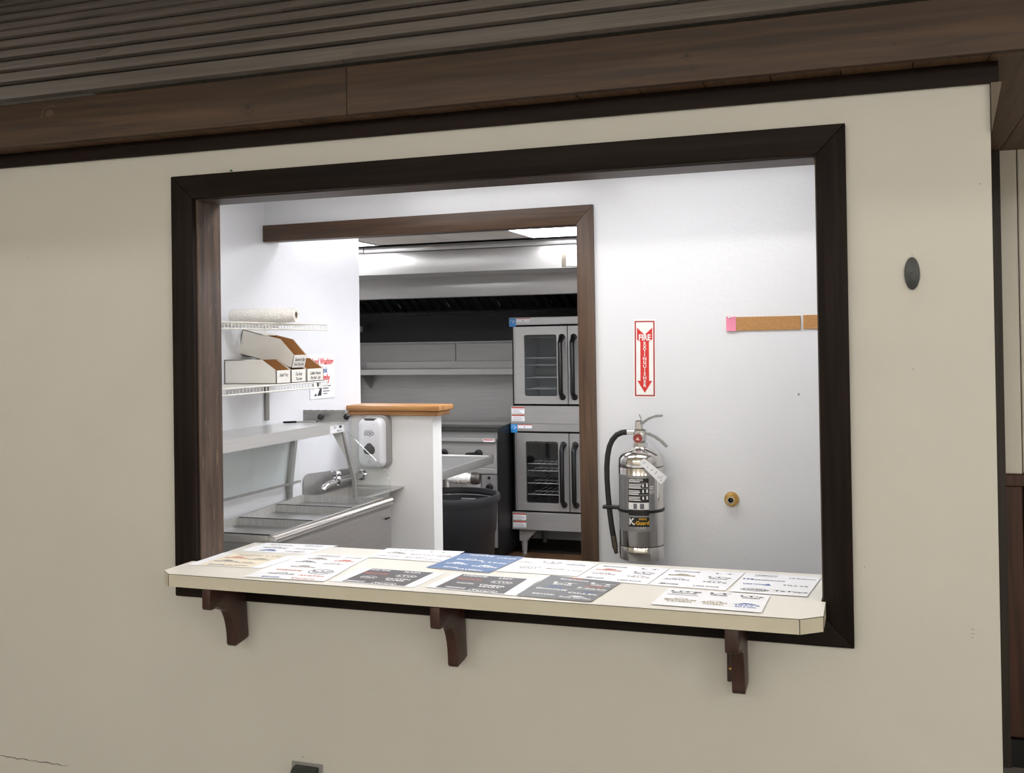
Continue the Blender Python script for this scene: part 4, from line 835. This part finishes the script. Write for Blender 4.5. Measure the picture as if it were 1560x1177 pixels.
# prep table / drainboard
PZt, px1, py1 = .972, -.245, 4.085
t = thing('prep_table', (-.9, 3.2, 0), 'stainless drainboard table with a raised rim above the trash can', 'prep table')
b = MB(); b.box(-1.6, px1, 2.3, py1, PZt-.026, PZt-.02); part('top', b, STEELD, t)
b = MB(); b.prism([(px1-.035, 2.3, PZt-.02), (px1-.028, 2.3, PZt+.001), (px1, 2.3, PZt+.001), (px1+.002, 2.3, PZt-.012), (px1-.004, 2.3, PZt-.058), (px1-.010, 2.3, PZt-.058), (px1-.004, 2.3, PZt-.02)], (0, py1-2.3, 0)); part('side_rim', b, STEELY, t)
b = MB(); b.box(-1.6, px1, py1-.03, py1, PZt-.02, PZt+.001, .004); part('back_rim', b, STEEL, t)
for x in (-1.5, px1-.30):
    for y in (2.4, py1-.25):
        b = MB(); b.cyl((x, y, 0), (x, y, PZt-.03), .02, n=12); part('leg', b, STEEL, t)
dp = thing('drain_pipe', (-.55, 4.42, .745), 'white plastic pipe end between the drainboard and the range', 'pipe')
b = MB(); b.lathe((-.80, 4.42, .745), (-.565, 4.44, .745), [(0, .034), (.35, .035), (.4, .044), (.56, .045), (.58, .040), (.66, .040), (.68, .045), (.84, .045), (.86, .040), (1, .040)], 20); part('pipe', b, PIPEW, dp)
b = MB(); b.lathe((-.565, 4.44, .745), (-.50, 4.45, .745), [(0, .048), (.6, .050), (1, .042)], 20); part('coupling', b, mat('coupling_grey', (92, 88, 84), .4, .5), dp)
b = MB(); b.cyl((-.78, 4.42, .745), (-.78, 4.42, 0), .03, n=14); part('stand_pipe', b, PIPEW, dp)
# range
rx0, rx1, ryf, ryb = -1.75, -.462, 4.80, 5.70
t = thing('cooking_range', (-1.1, 5.2, 0), 'stainless cooking range with black knobs under the hood', 'range')
b = MB(); b.box(rx0, rx1-.02, ryf+.03, ryb, .14, 1.00); part('body', b, STEELD, t)
b = MB(); b.box(rx0, rx1-.020, ryf-.03, ryb, 1.000, 1.034, .006); part('top_ledge', b, STEEL, t)
b = MB(); b.box(rx0, rx1-.02, ryb-.36, ryb-.10, 1.034, 1.075, .004); part('griddle_plate', b, mat('griddle', (86, 86, 84), .35, .9), t)
b = MB(); b.box(rx0, rx1-.025, ryb-.06, ryb, 1.034, 1.10, .004); part('back_riser', b, STEEL, t)
b = MB(); b.prism([(rx0, ryf+.005, .79), (rx0, ryf-.004, .998), (rx0, ryf+.03, .998), (rx0, ryf+.03, .79)], (rx1-.022-rx0, 0, 0)); part('control_panel', b, STEEL, t)
b = MB(); b.box(rx0, rx1-.020, ryf-.012, ryf+.03, .735, .785, .006); part('front_rail', b, STEEL, t)
b = MB(); b.box(rx0+.05, -.626, ryf-.004, ryf+.03, .17, .728, .004); dr = part('oven_door', b, STEEL, t)
b = MB(); b.tube([(rx0+.12, ryf-.05, .67), (-.72, ryf-.05, .67)], .012, 10); b.cyl((-.78, ryf-.05, .67), (-.78, ryf, .67), .009, n=8); b.cyl((rx0+.2, ryf-.05, .67), (rx0+.2, ryf, .67), .009, n=8); part('door_handle', b, STEEL, dr)
b = MB(); b.box(-.618, rx1-.020, ryf-.006, ryf+.03, .13, .728, .003); part('side_front', b, steel('grey_front', (150, 148, 148), .4, 2), t)
def knob(x, z, r=.034, ln=.045, wing=True):
    b = MB(); b.lathe((x, ryf-.002, z), (x, ryf-ln, z), [(0, r), (.3, r), (.5, r*.82), (1, r*.78)], 18)
    if wing: b.prism([(x-.12, ryf-ln+.004, z-.018), (x+.01, ryf-ln+.004, z-.02), (x+.01, ryf-ln+.004, z+.016), (x-.10, ryf-ln+.004, z+.008)], (0, .02, 0), .004)
    return part('knob', b, BLACK, t)
knob(-.640, .905); knob(-.952, .905); knob(-1.27, .905)
knob(-.546, .630, .030, .04, False)
b = MB(); b.lathe((-.552, ryf-.006, .705), (-.552, ryf-.012, .705), [(0, .013), (1, .011)], 14); part('indicator', b, BLACK, t)
b = MB(); b.box(rx1-.125, rx1-.032, ryf-.0318, ryf-.0305, 1.006, 1.028); part('warning_label', b, PAPER, t); 
b = MB(); b.box(rx1-.12, rx1-.038, ryf-.0325, ryf-.0319, 1.016, 1.026); part('label_print', b, STICKR, t)
b = MB(); b.prism([(rx1-.019, ryf-.005, .06), (rx1-.019, ryf+.02, 1.112), (rx1-.019, ryb, 1.165), (rx1-.019, ryb, .06)], (.010, 0, 0)); part('side_guard', b, BLACKM, t, 'side panel painted black for the unlit gap')  # black colours in the missing light between range and oven
b = MB(); b.box(rx0+.03, rx1-.03, ryf+.06, ryb-.05, .03, .14); part('kick_base', b, BLACKM, t)
# ovens
def oven(z0, inner, lab, legs):
    """z0: underside of the base panel"""
    ox0, ox1, oy = -.465, .565, 5.11; dzs = 0
    t = thing('convection_oven', (.05, 5.45, z0), lab, 'oven', 'stacked convection ovens')
    zt = z0+.902; zd0, zd1 = z0+.166, z0+.822
    b = MB(); b.box(ox0, ox1, oy-.004, oy+.06, z0, z0+.150, .004); part('base_panel', b, STEEL, t)
    b = MB(); b.box(ox0, ox1, oy-.006, oy+.06, zt-.066, zt, .004); part('top_panel', b, STEEL, t)
    b = MB(); b.box(ox0+.02, ox1-.02, oy+.06, 5.82, z0+.02, zt-.02); 
    # shell as panels so the cavity stays open behind the glass
    b = MB(); b.box(ox0+.02, ox0+.03, oy+.01, 5.82, z0, zt-.005); b.box(ox1-.03, ox1-.02, oy+.01, 5.82, z0, zt-.005); b.box(ox0+.03, ox1-.03, 5.81, 5.82, z0, zt-.005); b.box(ox0+.03, ox1-.03, oy+.06, 5.81, zt-.016, zt-.006); b.box(ox0+.03, ox1-.03, oy+.06, 5.81, z0+.004, z0+.014)
    part('shell', b, BLACKM, t, 'black outer sides')
    b = MB(); b.box(ox0+.034, ox0+.044, oy+.008, oy+.03, zd0, zd1); part('door_post', b, STEEL, t)
    b = MB(); cx0, cx1, cy0, cy1, cz0, cz1 = -.395, .495, oy+.035, 5.72, zd0+.03, zd1-.03
    b.face([(cx0, cy1, cz0), (cx1, cy1, cz0), (cx1, cy1, cz1), (cx0, cy1, cz1)]); b.face([(cx0, cy0, cz0), (cx0, cy1, cz0), (cx0, cy1, cz1), (cx0, cy0, cz1)]); b.face([(cx1, cy0, cz0), (cx1, cy1, cz0), (cx1, cy1, cz1), (cx1, cy0, cz1)]); b.face([(cx0, cy0, cz0), (cx1, cy0, cz0), (cx1, cy1, cz0), (cx0, cy1, cz0)]); b.face([(cx0, cy0, cz1), (cx1, cy0, cz1), (cx1, cy1, cz1), (cx0, cy1, cz1)])
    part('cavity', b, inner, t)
    for fz in (.16, .32, .50, .60, .90):
        z = cz0+fz*(cz1-cz0); b = MB(); b.tube([(cx0+.05, cy0+.05, z), (cx1-.02, cy0+.05, z)], .0045, 6); b.tube([(cx0+.05, cy0+.25, z), (cx1-.02, cy0+.25, z)], .004, 6)
        for k in range(16): b.tube([(cx0+.08+k*.052, cy0+.05, z+.002), (cx0+.08+k*.052, cy0+.5, z+.002)], .002, 4)
        part('rack', b, RACK, t)
    b = MB()
    for k in range(11): b.box(cx0+.002, cx0+.03, cy0+.03, cy0+.08, cz0+.04+k*.05, cz0+.046+k*.05)
    part('rack_guides', b, STEELD, t)
    for s_, (a, c_) in enumerate(((-.416, .046), (.054, .516))):
        wz0, wz1 = zd0+.066, zd1-.070; wx0, wx1 = (a+.082, c_-.092) if s_ == 0 else (a+.092, c_-.082)
        b = MB(); o_ = rrect((a+c_)/2, (zd0+zd1)/2, (c_-a)/2, (zd1-zd0)/2, .004, 6); i_ = rrect((wx0+wx1)/2, (wz0+wz1)/2, (wx1-wx0)/2, (wz1-wz0)/2, .018, 6); n_ = len(o_)
        V = [[b.b.verts.new((x, y, z)) for x, z in q] for q, y in ((o_, oy), (i_, oy), (i_, oy+.025), (o_, oy+.025))]
        for q in range(4):
            A_, B_ = V[q], V[(q+1) % 4]
            for i in range(n_): b.b.faces.new((A_[i], A_[(i+1) % n_], B_[(i+1) % n_], B_[i]))
        d_ = part('door', b, STEEL, t)
        b = MB(); b.box(wx0-.006, wx1+.006, oy+.010, oy+.014, wz0-.006, wz1+.006); part('window_pane', b, GLASSD, d_)
        hx = c_-.044 if s_ == 0 else a+.052; hz0, hz1 = zd0+.062, zd1-.105
        b = MB(); b.tube([(hx, oy-.004, hz1+.01), (hx, oy-.022, hz1+.01), (hx, oy-.062, hz1-.035), (hx, oy-.062, hz0+.035), (hx, oy-.022, hz0), (hx, oy-.004, hz0)], [.022, .022, .020, .020, .022, .022], 12)
        for zz in (hz1+.012, hz0-.002): b.lathe((hx, oy-.001, zz), (hx, oy-.016, zz), [(0, .027), (.6, .027), (1, .02)], 16)
        part('handle', b, BLACK, d_, 'black bar handle')
    # stickers
    b = MB(); b.box(ox0+.003, ox0+.062, oy-.0075, oy-.0062, zt-.078, zt-.006); part('blue_sticker', b, STICKB, t, 'square blue sticker')
    b = MB(); fs = lambda x, y: Vector((ox0+.032+x, oy-.0080, zt-.040+y))
    for q in arch(.020, .023, .9, 8): flat(b, q, fs)
    flat(b, [(-.006, -.008), (.004, .004), (.018, .010), (.006, -.004)], fs); part('sticker_mark', b, INKW, t)
    b = MB(); b.box(ox0+.066, ox0+.192, oy-.0075, oy-.0062, zt-.040, zt-.008); part('label', b, PAPER, t)
    b = MB(); b.box(ox0+.066, ox0+.192, oy-.0082, oy-.0076, zt-.014, zt-.007); b.box(ox0+.122, ox0+.130, oy-.0082, oy-.0076, zt-.033, zt-.022); part('label_band', b, STICKR, t)
    for i, zz in enumerate((z0+.085, z0+.020)):
        b = MB(); b.box(ox0+.013, ox0+.127, oy-.0055, oy-.0042, zz, zz+.056); part('label', b, PAPER, t)
        b = MB(); b.box(ox0+.013, ox0+.127, oy-.0062, oy-.0056, zz+.043, zz+.055); part('label_band', b, STICKR, t)
        b = MB()
        for k in range(4): b.box(ox0+.02, ox0+random.uniform(.08, .12), oy-.0062, oy-.0056, zz+.005+k*.009, zz+.008+k*.009)
        part('label_print', b, INKP, t)
    if legs:
        for (x, y, front) in ((-.375, oy+.06, 1), (.475, oy+.06, 1), (-.375, 5.74, 0), (.475, 5.74, 0)):
            b = MB(); b.box(x-.035, x+.035, y-.03, y+.03, z0-.10, z0); 
            if front: b.prism([(x+.035, y-.03, z0), (x+.125, y-.03, z0), (x+.035, y-.03, z0-.09)], (0, .05, 0))
            b.lathe((x, y, z0-.10), (x, y, 0.002), [(0, .030), (.7, .022), (.72, .018), (.85, .018), (.86, .024), (1, .020)], 14); part('leg', b, STEEL if front else STEELD, t)
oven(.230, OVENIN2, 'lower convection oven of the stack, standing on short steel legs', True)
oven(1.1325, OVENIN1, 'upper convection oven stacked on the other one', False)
# hood
t = thing('range_hood', (-1.2, 5.0, 2.19), 'stainless exhaust hood with black filters over the range', 'hood')
hx0, hx1 = -2.85, 1.3
def slab(x0, x1, y0, y1, zl0, zl1, zr0, zr1):
    b = MB(); b.prism([(x0, y0, zl0), (x1, y0, zr0), (x1, y0, zr1), (x0, y0, zl1)], (0, y1-y0, 0), .003); return b
part('closure_panel', slab(hx0, -1.277, 4.005, 4.02, 2.532, 2.578, 2.532, 2.578), STEEL, t)
part('closure_panel', slab(-1.272, hx1, 4.005, 4.02, 2.532, 2.578, 2.532, 2.578), STEEL, t)
part('supply_plenum', slab(hx0, hx1, 4.0, 4.50, 2.360, 2.528, 2.358, 2.528), STEEL, t)
part('front_panel', slab(hx0, hx1, 4.5, 4.53, 2.198, 2.40, 2.196, 2.40), STEEL, t)
b = MB(); b.box(hx0, hx1, 4.53, 4.60, 2.196, 2.206); b.box(hx0, hx1, 4.53, 5.89, 2.5, 2.52); part('inner_lip', b, mat('hood_dark_steel', (96, 92, 88), .4, .8), t)
b = MB(); b.box(hx0, hx1, 5.87, 5.89, 1.842, 2.5); part('back_panel', b, BLACKM, t, 'back panel painted black for deep shade')  # black puts the deep shade under the hood into the panel's colour
fil = MB(); fil.b.free(); fil = MB()
FW = .50
def filt(x):
    b = MB()
    for k in range(5):
        xx = x+.03+k*.095; b.prism([(xx, 5.18, 2.40), (xx+.045, 5.18, 2.40), (xx+.045, 5.78, 2.125), (xx, 5.78, 2.125)], (0, -.012, .026))
    b.prism([(x, 5.76, 2.115), (x+FW-.01, 5.76, 2.115), (x+FW-.01, 5.80, 2.115), (x, 5.80, 2.115)], (0, 0, .016)); f = part('filter', b, mat('filter_black', (26, 26, 28), .35, .6), t)
    b = MB(); b.tube([(x+.25, 5.62, 2.20), (x+.25, 5.68, 2.165)], .006, 6); part('filter_pull', b, STEELD, f)
for i in range(7): filt(-2.5+i*FW)
b = MB(); b.box(hx0, hx1, 5.80, 5.87, 2.10, 2.125); part('grease_trough', b, mat('trough', (52, 52, 54), .4, .8), t)
b = MB(); b.lathe((-2.225, 5.72, 1.945), (-2.225, 5.72, 2.0), [(0, .042), (.9, .05), (1, .054)], 20); part('grease_cup', b, STEEL, t, 'small steel grease cup')
# backsplash
t = thing('steel_backsplash', (-1.2, 5.88, 1.0), 'stainless steel wall panels behind the range', 'backsplash')
for a, c_ in ((-2.85, -2.34), (-2.29, -1.277), (-1.272, .9)):
    b = MB(); b.box(a, c_, 5.872, 5.898, 1.56 if a > -2.3 else 1.02, 1.822, .002); part('panel', b, steel('wall_steel', (176, 174, 172), .42, 0, .1), t)
b = MB(); b.box(-2.85, .9, 5.866, 5.88, 1.823, 1.842, .002); part('cap_strip', b, STEELD, t)
b = MB(); b.box(-2.29, .9, 5.872, 5.898, 1.02, 1.558, .002); part('panel', b, steel('wall_steel', (176, 174, 172), .42, 0, .1), t)
b = MB(); b.box(-2.85, .9, 5.872, 5.898, .2, 1.018); part('panel', b, steel('wall_steel', (176, 174, 172), .42, 0, .1), t)
# wall shelf
t = thing('wall_shelf', (-1.2, 5.7, 1.53), 'long stainless wall shelf behind the range', 'shelf')
b = MB(); b.box(-2.33, .4, 5.58, 5.60, 1.533, 1.590, .003); b.box(-2.33, .4, 5.60, 5.868, 1.578, 1.588); part('board', b, STEEL, t)
b = MB(); b.box(-2.20, .4, 5.842, 5.862, 1.588, 1.655, .002); part('back_lip', b, STEEL, t)
for x in (-2.18,):
    b = MB(); b.prism([(x, 5.866, 1.578), (x, 5.866, 1.40), (x, 5.62, 1.555), (x, 5.62, 1.578)], (.02, 0, 0)); part('bracket', b, STEELD, t)
b = MB(); b.tube([(-2.335, 5.78, .0), (-2.335, 5.78, 1.52)], .022, 10); b.tube([(-2.335, 5.78, 1.59), (-2.335, 5.78, 1.80)], .008, 8); b.box(-2.36, -2.31, 5.76, 5.80, 1.50, 1.575, .006); solo('gas_pipe', b, BLACKM, (-2.335, 5.78, 0), 'black vertical pipe at the left end of the wall shelf', 'pipe')
# taped notice on the hood
t = thing('taped_notice', (.43, 3.998, 2.45), 'white notice taped on the front of the exhaust hood', 'notice')
b = MB(); b.box(.335, .47, 3.9975, 3.9985, 2.365, 2.50); part('tape', b, glass('tape_film', (236, 233, 229), .02), t)
b = MB(); b.box(.372, .50, 3.9960, 3.9972, 2.372, 2.495); part('sheet', b, PAPER, t)
b = MB()
for i, wd in enumerate((.05, .07, .04, .06)): b.box(.388, .388+wd, 3.9952, 3.9959, 2.474-i*.026, 2.480-i*.026)
part('print', b, INKG, t)
